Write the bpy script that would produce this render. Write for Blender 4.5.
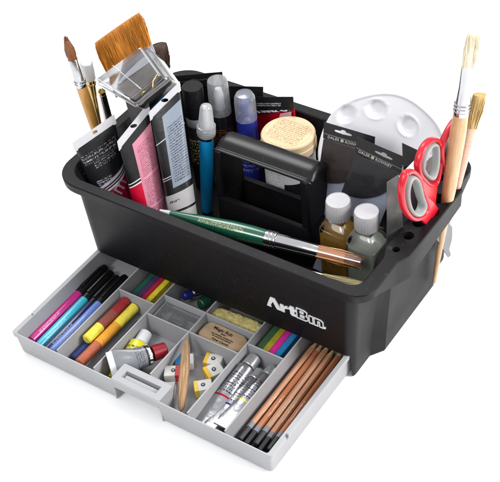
import bpy, math, random
from mathutils import Vector, Matrix
random.seed(7)
S = bpy.context.scene
for o in list(bpy.data.objects): bpy.data.objects.remove(o)
C = S.collection
V = Vector
PI = math.pi

# ------------------------------------------------------------------ camera
CAM = V((0.8580, -0.7478, 1.0275)); YAW, PIT, ROL, FPX = -0.6566, 0.7373, -0.1059, 1226.45
fw = V((math.cos(PIT)*math.sin(YAW), math.cos(PIT)*math.cos(YAW), -math.sin(PIT)))
_r = fw.cross(V((0, 0, 1))).normalized(); _u = _r.cross(fw)
RT = _r*math.cos(ROL) + _u*math.sin(ROL); UP = -_r*math.sin(ROL) + _u*math.cos(ROL)
cd = bpy.data.cameras.new('camera'); cam = bpy.data.objects.new('camera', cd); C.objects.link(cam)
m = Matrix((RT, UP, -fw)).transposed().to_4x4(); m.translation = CAM; cam.matrix_world = m
cd.sensor_width = 36; cd.lens = 36*FPX/500; cd.clip_start = .01; cd.clip_end = 200
S.camera = cam
S.render.resolution_x = 1024; S.render.resolution_y = 987

# ------------------------------------------------------------------ world and lamps
w = bpy.data.worlds.new('World'); S.world = w; w.use_nodes = True
bg = w.node_tree.nodes['Background']; bg.inputs[0].default_value = (.97, .985, 1, 1); 
_t = w.node_tree.nodes.new('ShaderNodeTexCoord'); _s = w.node_tree.nodes.new('ShaderNodeSeparateXYZ'); _m = w.node_tree.nodes.new('ShaderNodeMapRange')
w.node_tree.links.new(_t.outputs['Generated'], _s.inputs[0]); w.node_tree.links.new(_s.outputs[2], _m.inputs[0]); w.node_tree.links.new(_m.outputs[0], bg.inputs[1])
for _i, _v in ((1, .18), (2, .55), (3, .22), (4, 1.12)): _m.inputs[_i].default_value = _v     # dark studio walls, bright ceiling
def area(name, loc, target, size, power, col=(1, 1, 1)):
    l = bpy.data.lights.new(name, 'AREA'); l.energy = power; l.size = size; l.color = col
    o = bpy.data.objects.new(name, l); C.objects.link(o); o.location = loc
    o.rotation_euler = (V(target)-V(loc)).to_track_quat('-Z', 'Y').to_euler(); return o
area('softbox_light', (1.75, .45, .95), (.35, .12, .05), .7, 40, (1, .99, .98))
area('softbox_light', (-.7, .9, 1.9), (.2, .1, .05), .8, 22, (1, 1, 1))
area('softbox_light', (.1, -1.5, 1.6), (.2, 0, .05), .6, 20, (1, 1, 1))
S.view_settings.view_transform = 'Standard'; S.view_settings.look = 'None'
S.view_settings.exposure = 0; S.view_settings.gamma = 1

# ------------------------------------------------------------------ helpers
def at(px, py, x=None, y=None, z=None, plane=None):
    """the point of the place seen at a photo position, at a chosen depth"""
    d = fw*FPX + RT*(px-250) + UP*(241-py)
    if plane: c, n = plane; t = (V(c)-CAM).dot(V(n))/d.dot(V(n))
    elif z is not None: t = (z-CAM.z)/d.z
    elif y is not None: t = (y-CAM.y)/d.y
    else: t = (x-CAM.x)/d.x
    return CAM + d*t
def lerp(a, b, t): return a+(b-a)*t
def sm(t): t = max(0, min(1, t)); return t*t*(3-2*t)
def srgb(r, g, b):
    f = lambda c: ((c/255+.055)/1.055)**2.4 if c > 10 else c/255/12.92
    return (f(r), f(g), f(b))

class NT:
    def __init__(s, m): s.nt = m.node_tree; s.n = s.nt.nodes; s.l = s.nt.links
    def node(s, t, **k):
        n = s.n.new(t)
        for a, b in k.items(): setattr(n, a, b)
        return n
    def put(s, sock, v):
        if v is None: return
        if isinstance(v, bpy.types.NodeSocket): s.l.new(v, sock)
        else: sock.default_value = v
    def math(s, op, a, b=None, c=None):
        n = s.node('ShaderNodeMath', operation=op); s.put(n.inputs[0], a); s.put(n.inputs[1], b)
        if c is not None: s.put(n.inputs[2], c)
        return n.outputs[0]
    def mix(s, f, a, b):
        n = s.node('ShaderNodeMix', data_type='RGBA'); s.put(n.inputs[0], f)
        for i, v in ((6, a), (7, b)):
            if isinstance(v, tuple): v = (*v[:3], 1)
            s.put(n.inputs[i], v)
        return n.outputs[2]
    def noise(s, vec, scale, detail=3, rough=.5):
        n = s.node('ShaderNodeTexNoise'); s.put(n.inputs['Vector'], vec); n.inputs['Scale'].default_value = scale
        n.inputs['Detail'].default_value = detail; n.inputs['Roughness'].default_value = rough; return n.outputs[0]
    def inside(s, v, a, b): return s.math('MULTIPLY', s.math('GREATER_THAN', v, a), s.math('LESS_THAN', v, b))

ALB = .80
def mat(name, base, rough=.5, metal=0, spec=.5, trans=0, ior=1.45, coat=0, var=(0, 0), bump=(0, 0), layers=(), streak=None, sss=0, stretch=(1, 1, 1), alpha=1, dust=0):
    """layers: dicts u=(a,b) v=(a,b) col, slant, rows/chars/ink for fine print"""
    base = tuple(x*ALB for x in base)
    m = bpy.data.materials.new(name); m.use_nodes = True; N = NT(m); b = N.n['Principled BSDF']
    I = b.inputs
    I['Roughness'].default_value = rough; I['Metallic'].default_value = metal; I['Specular IOR Level'].default_value = spec
    I['Transmission Weight'].default_value = trans; I['IOR'].default_value = ior; I['Coat Weight'].default_value = coat
    I['Coat Roughness'].default_value = .08; I['Alpha'].default_value = alpha
    if sss: I['Subsurface Weight'].default_value = sss; I['Subsurface Scale'].default_value = .004
    tc = N.node('ShaderNodeTexCoord'); col = (*base, 1)
    mp = N.node('ShaderNodeMapping'); N.l.new(tc.outputs['Object'], mp.inputs[0]); mp.inputs['Scale'].default_value = stretch
    oc = mp.outputs[0]
    if layers:
        sp = N.node('ShaderNodeSeparateXYZ'); N.l.new(tc.outputs['UV'], sp.inputs[0]); u, v = sp.outputs[0], sp.outputs[1]
        rgb = N.node('ShaderNodeRGB'); rgb.outputs[0].default_value = col; cur = rgb.outputs[0]
        for L in layers:
            vv = N.math('ADD', v, N.math('MULTIPLY', u, L.get('slant', 0)))
            mk_ = N.math('MULTIPLY', N.inside(u, *L.get('u', (-9, 9))), N.inside(vv, *L.get('v', (-9, 9))))
            if 'col' in L: cur = N.mix(mk_, cur, tuple(x*ALB for x in L['col']))
            if 'rows' in L:
                sc, tr = (u, vv) if not L.get('swap') else (vv, u)
                r = N.math('MULTIPLY', tr, L['rows']); fr = N.math('FRACT', r); fl = N.math('FLOOR', r)
                cx = N.math('MULTIPLY', sc, L.get('chars', 40))
                cm = N.node('ShaderNodeCombineXYZ'); N.put(cm.inputs[0], cx)
                N.put(cm.inputs[1], N.math('ADD', N.math('MULTIPLY', fl, 13.7), N.math('MULTIPLY', fr, 1.4)))
                g = N.math('GREATER_THAN', N.noise(cm.outputs[0], 1, 1), L.get('th', .48))
                t = N.math('MULTIPLY', g, N.math('LESS_THAN', fr, .6))
                cur = N.mix(N.math('MULTIPLY', t, mk_), cur, L.get('ink', (.02, .02, .02)))
        col = cur
    if var[0]:
        n = N.noise(oc, var[0], 5, .6); k = N.node('ShaderNodeMapRange'); N.put(k.inputs[0], n)
        k.inputs[1].default_value = .3; k.inputs[2].default_value = .7
        k.inputs[3].default_value = 1-var[1]; k.inputs[4].default_value = 1+var[1]
        vm = N.node('ShaderNodeVectorMath', operation='SCALE'); N.put(vm.inputs[0], col if isinstance(col, bpy.types.NodeSocket) else col[:3]); N.put(vm.inputs[3], k.outputs[0])
        col = vm.outputs[0]
        rr = N.node('ShaderNodeMapRange'); N.put(rr.inputs[0], N.noise(oc, var[0]*.4, 4))
        rr.inputs[3].default_value = rough*.8; rr.inputs[4].default_value = min(1, rough*1.25); N.put(I['Roughness'], rr.outputs[0])
    if dust:
        d1 = N.math('GREATER_THAN', N.noise(oc, 520, 1), .70); d2 = N.math('GREATER_THAN', N.noise(oc, 14, 3), .50)
        sc_ = N.node('ShaderNodeMapping'); N.l.new(tc.outputs['Object'], sc_.inputs[0]); sc_.inputs['Scale'].default_value = (60, 60, 900); sc_.inputs['Rotation'].default_value = (.2, .5, .3)
        d3 = N.math('GREATER_THAN', N.noise(sc_.outputs[0], 1, 1), .765)
        f = N.math('MULTIPLY', N.math('MAXIMUM', N.math('MULTIPLY', d1, d2), N.math('MULTIPLY', d3, .6)), dust)
        col = N.mix(f, col if isinstance(col, bpy.types.NodeSocket) else tuple(col[:3]), (.35, .35, .36) if sum(base) < 1 else (.08, .08, .09))
    N.put(I['Base Color'], col)
    if bump[0]:
        bn = N.node('ShaderNodeBump'); bn.inputs['Strength'].default_value = 1; bn.inputs['Distance'].default_value = bump[1]
        N.put(bn.inputs['Height'], N.noise(oc, bump[0], 4)); N.put(I['Normal'], bn.outputs[0])
    return m
def clear(name, tint=(.93, .94, .95), rough=.06, refl=.12, milky=0.0, bump=0):
    """thin clear or milky plastic film"""
    m = bpy.data.materials.new(name); m.use_nodes = True; N = NT(m); N.n.remove(N.n['Principled BSDF'])
    tr = N.node('ShaderNodeBsdfTransparent'); tr.inputs[0].default_value = (*tint, 1)
    df = N.node('ShaderNodeBsdfDiffuse'); df.inputs[0].default_value = (.8, .82, .84, 1)
    tl = N.node('ShaderNodeBsdfTranslucent'); tl.inputs[0].default_value = (.8, .82, .84, 1)
    gl = N.node('ShaderNodeBsdfGlossy'); gl.inputs['Roughness'].default_value = rough
    if bump:
        tc = N.node('ShaderNodeTexCoord'); bn = N.node('ShaderNodeBump'); bn.inputs['Distance'].default_value = bump
        N.put(bn.inputs['Height'], N.noise(tc.outputs['Object'], 90, 2)); N.l.new(bn.outputs[0], gl.inputs['Normal'])
    a = N.node('ShaderNodeMixShader'); a.inputs[0].default_value = .5; N.l.new(df.outputs[0], a.inputs[1]); N.l.new(tl.outputs[0], a.inputs[2])
    b = N.node('ShaderNodeMixShader'); b.inputs[0].default_value = milky; N.l.new(tr.outputs[0], b.inputs[1]); N.l.new(a.outputs[0], b.inputs[2])
    fr = N.node('ShaderNodeFresnel'); fr.inputs[0].default_value = 1.5
    c = N.node('ShaderNodeMixShader'); N.put(c.inputs[0], N.math('ADD', N.math('MULTIPLY', fr.outputs[0], .8), refl*.5))
    N.l.new(b.outputs[0], c.inputs[1]); N.l.new(gl.outputs[0], c.inputs[2])
    N.l.new(c.outputs[0], N.n['Material Output'].inputs[0]); return m

def mk(name, vs, fs, m, parent=None, uvs=None, smooth=35, bevel=0):
    me = bpy.data.meshes.new(name); me.from_pydata([tuple(v) for v in vs], [], fs); me.validate(); me.update()
    o = bpy.data.objects.new(name, me); C.objects.link(o)
    if m: me.materials.append(m)
    if uvs:
        ul = me.uv_layers.new(name='UVMap')
        for p in me.polygons:
            us = [uvs[me.loops[li].vertex_index] for li in p.loop_indices]
            wrap = max(x[0] for x in us)-min(x[0] for x in us) > .5 and max(x[0] for x in us) <= 1 and name_wrap.get(name, True)
            for li, x in zip(p.loop_indices, us):
                ul.data[li].uv = (x[0]+1 if (wrap and x[0] < .3 and not uvs_flat[0]) else x[0], x[1])
    if smooth:
        me.polygons.foreach_set('use_smooth', [True]*len(me.polygons)); me.set_sharp_from_angle(angle=math.radians(smooth))
    if bevel:
        b = o.modifiers.new('bevel', 'BEVEL'); b.width = bevel; b.segments = 2; b.limit_method = 'ANGLE'; b.angle_limit = math.radians(40); b.harden_normals = False
    if parent: o.parent = parent
    return o
name_wrap = {}; uvs_flat = [False]

def tag(o, label=None, cat=None, group=None, kind=None):
    for k, v in (('label', label), ('category', cat), ('group', group), ('kind', kind)):
        if v: o[k] = v
    return o
def frame(o, zd, xd):
    zd = V(zd).normalized(); xd = V(xd); xd = (xd - zd*xd.dot(zd)).normalized(); yd = zd.cross(xd)
    m = Matrix((xd, yd, zd)).transposed().to_4x4(); m.translation = V(o); return m
def thing(name, label, cat, M=None, group=None):
    o = bpy.data.objects.new(name, None); C.objects.link(o); o.empty_display_size = .01
    if M is not None: o.matrix_world = M if isinstance(M, Matrix) else Matrix.Translation(V(M))
    return tag(o, label, cat, group)
def dup(root, M, label, group=None):
    r = root.copy(); C.objects.link(r); r.matrix_world = M; r['label'] = label
    if group: r['group'] = group
    for ch in list(root.children):
        c = ch.copy(); C.objects.link(c); c.parent = r
        for g in list(ch.children):
            d = g.copy(); C.objects.link(d); d.parent = c
    return r

def loft(name, secs, m, parent=None, n=32, pw=2, smooth=35, cap=(True, True), bevel=0):
    """secs: (z, rx, ry[, cx, cy])"""
    vs, fs, uv = [], [], []; z0 = secs[0][0]; z1 = secs[-1][0] or 1
    zmin = min(s[0] for s in secs); zmax = max(s[0] for s in secs)
    for s in secs:
        z, rx, ry = s[:3]; cx, cy = (s[3], s[4]) if len(s) > 4 else (0, 0)
        for i in range(n):
            a = 2*PI*i/n; c, q = math.cos(a), math.sin(a)
            ex = 2/pw
            vs.append((cx+rx*math.copysign(abs(c)**ex, c), cy+ry*math.copysign(abs(q)**ex, q), z)); uv.append((i/n, (z-zmin)/(zmax-zmin+1e-9)))
    k = len(secs)
    for j in range(k-1):
        for i in range(n):
            a, b = j*n+i, j*n+(i+1) % n; fs.append((a, b, b+n, a+n))
    if cap[0]: fs.append(tuple(range(n-1, -1, -1)))
    if cap[1]: fs.append(tuple((k-1)*n+i for i in range(n)))
    return mk(name, vs, fs, m, parent, uv, smooth, bevel)
def lathe(name, prof, m, parent=None, n=32, **k): return loft(name, [(z, r, r) for r, z in prof], m, parent, n, **k)
def box(name, lo, hi, m, parent=None, bevel=.0004, M=None, smooth=35):
    x0, y0, z0 = lo; x1, y1, z1 = hi
    vs = [V(p) for p in ((x0, y0, z0), (x1, y0, z0), (x1, y1, z0), (x0, y1, z0), (x0, y0, z1), (x1, y0, z1), (x1, y1, z1), (x0, y1, z1))]
    uv = [((v.x-x0)/(x1-x0)*.999, (v.y-y0)/(y1-y0) if (y1-y0) > (z1-z0)*.3 else (v.z-z0)/(z1-z0)) for v in vs]
    if M is not None: vs = [M @ v for v in vs]
    uvs_flat[0] = True
    o = mk(name, vs, [(0, 3, 2, 1), (4, 5, 6, 7), (0, 1, 5, 4), (1, 2, 6, 5), (2, 3, 7, 6), (3, 0, 4, 7)], m, parent, uv, smooth, bevel); uvs_flat[0] = False
    return o
def prism(name, poly, z0, z1, m, parent=None, bevel=0, holes=None, smooth=35):
    """poly of local (x,y), extruded z0..z1"""
    xs = [p[0] for p in poly]; ys = [p[1] for p in poly]; n = len(poly)
    area_ = sum(poly[i][0]*poly[(i+1) % n][1]-poly[(i+1) % n][0]*poly[i][1] for i in range(n))
    if area_ < 0: poly = poly[::-1]
    vs = [(x, y, z0) for x, y in poly]+[(x, y, z1) for x, y in poly]
    uv = [((x-min(xs))/(max(xs)-min(xs)+1e-9)*.999, (y-min(ys))/(max(ys)-min(ys)+1e-9)) for x, y in poly]*2
    fs = [tuple(range(n-1, -1, -1)), tuple(range(n, 2*n))]+[(i, (i+1) % n, n+(i+1) % n, n+i) for i in range(n)]
    uvs_flat[0] = True
    o = mk(name, vs, fs, m, parent, uv, smooth, bevel); uvs_flat[0] = False
    return o
def cut(o, cutters):
    for c in cutters:
        b = o.modifiers.new('b', 'BOOLEAN'); b.object = c; b.operation = 'DIFFERENCE'; b.solver = 'EXACT'
    bpy.context.view_layer.update()
    me = bpy.data.meshes.new_from_object(o.evaluated_get(bpy.context.evaluated_depsgraph_get()))
    o.modifiers.clear(); o.data = me
    for c in cutters: bpy.data.objects.remove(c)
    me.polygons.foreach_set('use_smooth', [True]*len(me.polygons)); me.set_sharp_from_angle(angle=math.radians(30))
    return o
def sweep(name, path, a, b, nrm, m, parent=None, closed=False, n=10, taper=None):
    """tube with in-plane radius a and radius b along nrm"""
    path = [V(p) for p in path]; nrm = V(nrm).normalized(); K = len(path); vs, fs = [], []
    for i, p in enumerate(path):
        q0 = path[(i-1) % K] if closed or i > 0 else p; q1 = path[(i+1) % K] if closed or i < K-1 else p
        t = (q1-q0).normalized(); s = t.cross(nrm).normalized(); k = taper(i/(K-1)) if taper else 1
        for j in range(n):
            g = 2*PI*j/n; vs.append(p + s*(a*k*math.cos(g)) + nrm*(b*k*math.sin(g)))
    for i in range(K if closed else K-1):
        for j in range(n):
            fs.append((i*n+j, i*n+(j+1) % n, ((i+1) % K)*n+(j+1) % n, ((i+1) % K)*n+j))
    if not closed: fs += [tuple(range(n-1, -1, -1)), tuple((K-1)*n+j for j in range(n))]
    return mk(name, vs, fs, m, parent, None, 50)
def smooth_path(pts, k=6, closed=False):
    pts = [V(p) for p in pts]; n = len(pts); out = []
    for i in range(n if closed else n-1):
        g = lambda j: pts[j % n] if closed else pts[max(0, min(n-1, j))]
        p0, p1, p2, p3 = g(i-1), g(i), g(i+1), g(i+2)
        for s in range(k):
            t = s/k; out.append(.5*((2*p1)+(p2-p0)*t+(2*p0-5*p1+4*p2-p3)*t*t+(3*p1-p0-3*p2+p3)*t**3))
    if not closed: out.append(pts[-1])
    return out
def hairs(name, n, foot, tip, m, parent, r=.00030, bend=0.0):
    """many separate thin hairs; foot(u,v)->V, tip(u,v)->V with u,v in -1..1"""
    vs, fs = [], []
    for _ in range(n):
        while True:
            u, v = random.uniform(-1, 1), random.uniform(-1, 1)
            if abs(u)**6+abs(v)**4 < 1: break
        a, b = V(foot(u, v)), V(tip(u, v)); j = (b-a).length*.03
        b = b+V((random.gauss(0, j), random.gauss(0, j), random.gauss(0, j*.9))); mid = (a+b)/2+V((random.gauss(0, j*.5), random.gauss(0, j*.5), 0))
        d = (b-a).normalized(); x = d.orthogonal().normalized(); y = d.cross(x); g0 = random.uniform(0, 6)
        k = len(vs)
        for p, rr in ((a, r), (mid, r)):
            for i in range(3): g = g0+2*PI*i/3; vs.append(p+x*rr*math.cos(g)+y*rr*math.sin(g))
        vs.append(b)
        for i in range(3): j2 = (i+1) % 3; fs += [(k+i, k+j2, k+3+j2, k+3+i), (k+3+i, k+3+j2, k+6)]
    o = mk(name, vs, fs, m, parent, None, 60); return o
def txt(name, s, M, size, m, parent, depth=.0002, spacing=1, bold=0, align='CENTER', shear=0, sx=1):
    cu = bpy.data.curves.new(name, 'FONT'); cu.body = s; cu.size = size; cu.extrude = depth; cu.align_x = align; cu.align_y = 'CENTER'
    cu.offset = bold; cu.space_character = spacing; cu.shear = shear; cu.resolution_u = 3
    t = bpy.data.objects.new(name, cu); C.objects.link(t); bpy.context.view_layer.update()
    me = bpy.data.meshes.new_from_object(t.evaluated_get(bpy.context.evaluated_depsgraph_get())); bpy.data.objects.remove(t)
    me.transform(M @ Matrix.Diagonal((sx, 1, 1, 1)))
    me.materials.clear(); me.materials.append(m); o = bpy.data.objects.new(name, me); C.objects.link(o)
    if parent: o.parent = parent
    return o

# ------------------------------------------------------------------ materials
BLACK = mat('black_moulded_plastic', (.0065, .0055, .0068), .46, spec=.22, var=(60, .12), bump=(1400, .00008), dust=.055)
BLACKG = mat('black_gloss_plastic', (.005, .005, .006), .30, spec=.36, bump=(300, .00004), dust=.06, var=(40, .1))
INNER = BLACK
GREYP = mat('light_grey_plastic', srgb(166, 166, 169), .45, spec=.35, var=(14, .045), bump=(900, .00004), dust=.22)
WHITE = mat('white_plastic', (.66, .66, .68), .4, sss=.1, var=(50, .02))
WHITEP = mat('white_print', (.85, .85, .85), .6)
SILVER = mat('polished_ferrule', (.58, .58, .60), .16, metal=1, var=(80, .05), bump=(60, .0002))
FOIL = mat('crumpled_foil', (.45, .45, .47), .25, metal=1, bump=(35, .002))
STEEL = mat('brushed_steel', (.20, .20, .22), .3, metal=1, var=(120, .1))
GOLD = mat('gold_ferrule', (.75, .52, .2), .2, metal=1)
WOOD = mat('pale_varnished_wood', srgb(200, 158, 114), .32, coat=.5, var=(40, .22), stretch=(6, 6, 1))
WOODO = mat('orange_wood', srgb(200, 145, 70), .35, coat=.4, var=(40, .2), stretch=(6, 6, 1))
OCHREH = mat('amber_synthetic_hair', srgb(196, 122, 26), .5, var=(500, .6), stretch=(1, 1, .05))
BROWNH = mat('brown_sable_hair', srgb(122, 74, 38), .45, var=(600, .35), stretch=(1, 1, .08))
DARKH = mat('dark_badger_hair', srgb(62, 40, 26), .6, var=(600, .4), stretch=(1, 1, .05))
CREAMH = mat('cream_hog_hair', srgb(236, 224, 196), .5, var=(600, .18), stretch=(1, 1, .06))
TANH = mat('tan_hog_hair', srgb(200, 168, 105), .5, var=(600, .3), stretch=(1, 1, .06))
MILKY = clear('milky_plastic', milky=.26, rough=.2, refl=.1)
FILM = clear('clear_plastic_film', tint=(.86, .87, .90), rough=.12, refl=.10)
RED = mat('red_soft_plastic', srgb(205, 18, 40), .35, var=(60, .05), coat=.2)
SOFTG = mat('grey_rubber', srgb(160, 162, 160), .5, var=(60, .05))

# ------------------------------------------------------------------ ground
g = mk('ground', [(-8, -8, -.0006), (8, -8, -.0006), (8, 8, -.0006), (-8, 8, -.0006)], [(0, 1, 2, 3)], mat('white_table', (1.15, 1.15, 1.15), .8, spec=.1, var=(3, .01)), smooth=0)
tag(g, kind='structure')

# ------------------------------------------------------------------ the tote
tote = thing('art_tote', 'black plastic carrying tote with a centre handle and pulled out grey drawer', 'tote box', (0, 0, 0))
def plan(x0, x1, y0, y1, rl, rr, bump, rec, dyc=0):
    """outline with a bump on the right end; all outlines share one vertex count"""
    p = []
    def arc(cx, cy, r, a0, a1, n=8):
        for i in range(n+1):
            a = math.radians(lerp(a0, a1, i/n)); p.append((cx+r*math.cos(a), cy+r*math.sin(a)))
    arc(x0+rl, y0+rl, rl, 180, 270); arc(x1-rr, y0+rr, rr, 270, 360)
    B = x1+bump; Rr = x1 if rec == 'low' else B; dy = dyc
    for q in ((x1, .066-dy), (B, .081-dy), (B, .118), (B, .1855), (Rr, .1905), (Rr, .196), (Rr, .2015), (x1, .213)): p.append(q)
    arc(x1-rr, y1-rr, rr, 0, 90); arc(x0+rl, y1-rl, rl, 90, 180)
    return p
H = .147
rings = []
def ring(pl, z, zb=None):
    r = []
    for (x, y) in pl:
        inb = x > .3 and .05 < y < .2165
        zz = z
        if zb is not None and inb: zz = zb + max(0, min(1, (y-.081)/.12))*.009*(1 if z < .142 else 0)
        r.append((x, y, zz))
    rings.append(r)
ring(plan(.030, .391, .014, .241, .018, .010, .010, 'low', .012), 0)
ring(plan(.029, .392, .013, .242, .020, .012, .0105, 'low', .012), .003)
ring(plan(.028, .393, .0125, .2425, .020, .012, .0105, 'low', .011), .0300)
ring(plan(.0215, .3995, .0090, .2462, .022, .013, .0060, 'low', .001), .1250, .1120)
ring(plan(.0212, .400, .0088, .2464, .022, .013, .0062, 'low', .001), .1335, .1135)
ring(plan(.0160, .404, .0055, .2500, .026, .016, .0120, 0, .001), .1342, .1137)
ring(plan(.0022, .4180, .0015, .2540, .034, .024, .0062, 0), .1350, .1140)
ring(plan(.0008, .4192, .0006, .2550, .035, .024, .0062, 0), .1362, .1150)
ring(plan(.0000, .4195, .0000, .2555, .035, .024, .0065, 0), .1455)
ring(plan(.0010, .4185, .0010, .2545, .034, .023, .0065, 0), H)
ring(plan(.0125, .4035, .0125, .2425, .028, .016, -.006, 0), H)
ring(plan(.0140, .4020, .0140, .2410, .027, .015, -.006, 0), .1458)
ring(plan(.0270, .3900, .0175, .2380, .020, .013, -.006, 0), .12)
ring(plan(.0320, .3860, .0200, .2350, .018, .012, -.006, 0), .046)
ring(plan(.0340, .3840, .0220, .2330, .016, .011, -.006, 0), .0445)
n = len(rings[0]); vs = [v for r in rings for v in r]; fs = []
for j in range(len(rings)-1):
    for i in range(n):
        a, b = j*n+i, j*n+(i+1) % n; fs.append((a, b, b+n, a+n))
fs.append(tuple(range(n-1, -1, -1))); fs.append(tuple((len(rings)-1)*n+i for i in range(n)))
body = mk('body', vs, fs, BLACK, None, None, 0)
cuts = [box('c', (.0335, -.05, -.02), (.3895, .232, .0375), None, bevel=0, smooth=0)]
for (hx, hy, hr) in ((.4085, .083, .0042), (.4095, .108, .0062), (.4095, .130, .0060), (.4110, .153, .0105), (.4115, .177, .0085), (.410, .197, .006)):
    cuts.append(loft('c', [(.122 if hy < .15 else .105, hr, hr), (.16, hr, hr)], None, n=24, smooth=0))
    cuts[-1].location = (hx, hy, 0)
cut(body, cuts); body.parent = tote; body.data.set_sharp_from_angle(angle=math.radians(28))
bv = body.modifiers.new('bevel', 'BEVEL'); bv.width = .0007; bv.segments = 2; bv.limit_method = 'ANGLE'; bv.angle_limit = math.radians(45)

# raised centre divider and carrying handle
hd = thing('handle', None, None); hd.parent = tote
X0, X1 = .156, .288
bpy.data.objects.remove(hd)
hb = loft('handle_base', [(.0442, .0665, .026, .222, .1295), (.070, .0665, .0255, .222, .1295), (.1005, .0660, .0245, .222, .1290), (.1025, .0650, .0235, .222, .1290)], BLACK, None, 48, 9, 30)
cut(hb, [box('c', (.1690, .1110, .055), (.2745, .1460, .12), None, bevel=0, smooth=0)])
hb.parent = tote
bb = hb.modifiers.new('b', 'BEVEL'); bb.width = .0012; bb.segments = 2; bb.limit_method = 'ANGLE'
def leg(xa, xb, xa2, xb2):
    vs = []
    for (z, a, b, y0, y1) in ((.0985, xa, xb, .1065, .1510), (.140, lerp(xa, xa2, .5), lerp(xb, xb2, .5), .1070, .1495), (.1685, xa2, xb2, .1090, .1480)):
        vs += [(a, y0, z), (b, y0, z), (b, y1, z), (a, y1, z)]
    fs = [(3, 2, 1, 0), (8, 9, 10, 11)]
    for j in (0, 4):
        for i in range(4): fs.append((j+i, j+(i+1) % 4, j+4+(i+1) % 4, j+4+i))
    return mk('handle_post', vs, fs, BLACK, tote, None, 30, .0022)
leg(.1570, .1680, .1590, .1690); leg(.2750, .2865, .2740, .2845)
vs = []; fs = []
prof = [(-.0190, -.0045), (-.0194, -.0020), (-.0188, -.0006), (-.0160, -.0003), (-.0145, -.0014), (-.0128, -.0012), (-.0100, .0012), (-.0050, .0040), (.0030, .0056), (.0110, .0048), (.0170, .0018), (.0200, -.0030), (.0200, -.0080), (.0180, -.0090), (.005, -.0042), (-.012, -.0042)]
n = len(prof)
xsr = [(.1565, .60), (.1580, .84), (.1615, .97), (.168, 1), (.275, 1), (.2815, .97), (.2850, .84), (.2868, .60)]
for x, k in xsr:
    for (y, z) in prof: vs.append((x, .1290+y*(.75+.25*k), .1705+z*k-(1-k)*.010))
for j in range(len(xsr)-1):
    for i in range(n): fs.append((j*n+i, j*n+(i+1) % n, (j+1)*n+(i+1) % n, (j+1)*n+i))
fs += [tuple(range(n)), tuple((len(xsr)-1)*n+i for i in range(n-1, -1, -1))]
gp = mk('handle_grip', vs, fs, BLACKG, tote, None, 50)
sb = gp.modifiers.new('s', 'SUBSURF'); sb.levels = 2; sb.render_levels = 2

# logo on the front, hand drawn letters: three solid, three in outline
LM = frame((.2835, .0102, .0735), (0, -1, 0), (1, 0, 0)); 
tilt = math.atan2(.0035, .094)
LM = Matrix.Translation((.2880, .0103, .0690)) @ Matrix.Rotation(PI/2+tilt, 4, 'X') @ Matrix.Diagonal((.905, .95, 1, 1))
LOGO = mat('white_logo_ink', (.86, .86, .88), .45, spec=.3)
def glyph(poly, ox, thick=(0.0, .0007), mm=LOGO):
    return [(ox+x, y) for x, y in poly]
parts = []
A_ = [(0, 0), (.001, .0035), (.006, .0165), (.0125, .0165), (.0195, .0035), (.0205, 0), (.0145, 0), (.0125, .0035), (.0095, .0105), (.0058, .0038), (.0062, .0)]
R_ = [(.0195, 0), (.0195, .0115), (.0245, .0115), (.0248, .0098), (.0280, .0118), (.0305, .0118), (.0305, .0078), (.0275, .0075), (.0255, .0055), (.0255, 0)]
T_ = [(.0315, .0118), (.0315, .0085), (.0335, .0085), (.0335, .0025), (.0355, 0), (.0420, 0), (.0420, .0035), (.0395, .0038), (.0395, .0085), (.0420, .0085), (.0420, .0118), (.0395, .0118), (.0395, .0150), (.0335, .0150), (.0335, .0118)]
lg_v = []; lg_f = []
def addpoly(poly, z=.0003):
    n = len(poly); a = sum(poly[i][0]*poly[(i+1) % n][1]-poly[(i+1) % n][0]*poly[i][1] for i in range(n))
    if a < 0: poly = poly[::-1]
    k = len(lg_v)
    for zz in (-.0012, z): 
        for x, y in poly: lg_v.append(LM @ V((x, y, zz)))
    lg_f.append(tuple(k+n+i for i in range(n)))
    for i in range(n): lg_f.append((k+i, k+(i+1) % n, k+n+(i+1) % n, k+n+i))
def outline(poly, w=.0011, z=.0003):
    n = len(poly)
    for i in range(n):
        a, b = V((*poly[i], 0)), V((*poly[(i+1) % n], 0)); d = (b-a).normalized(); s = V((-d.y, d.x, 0))*w/2; e = d*w*.4
        addpoly([tuple((a-e-s)[:2]), tuple((b+e-s)[:2]), tuple((b+e+s)[:2]), tuple((a-e+s)[:2])], z+i*.000004)
for p in (A_, R_, T_): addpoly(p)
outline([(.0430, 0), (.0430, .0165), (.0540, .0165), (.0575, .0145), (.0575, .0105), (.0558, .0085), (.0585, .0065), (.0585, .0020), (.0550, 0)])
outline([(.0480, .0038), (.0480, .0065), (.0530, .0065), (.0530, .0038)]); outline([(.0480, .0105), (.0480, .0130), (.0522, .0130), (.0522, .0105)])
outline([(.0602, 0), (.0602, .0118), (.0655, .0118), (.0655, 0)])
outline([(.0672, 0), (.0672, .0118), (.0765, .0118), (.0795, .0095), (.0795, 0), (.0745, 0), (.0745, .0075), (.0722, .0075), (.0722, 0)])
addpoly([(.0815+.0016*math.cos(a*PI/5), .0016+.0016*math.sin(a*PI/5)) for a in range(10)])
mk('logo', lg_v, lg_f, LOGO, tote, None, 0)

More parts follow.
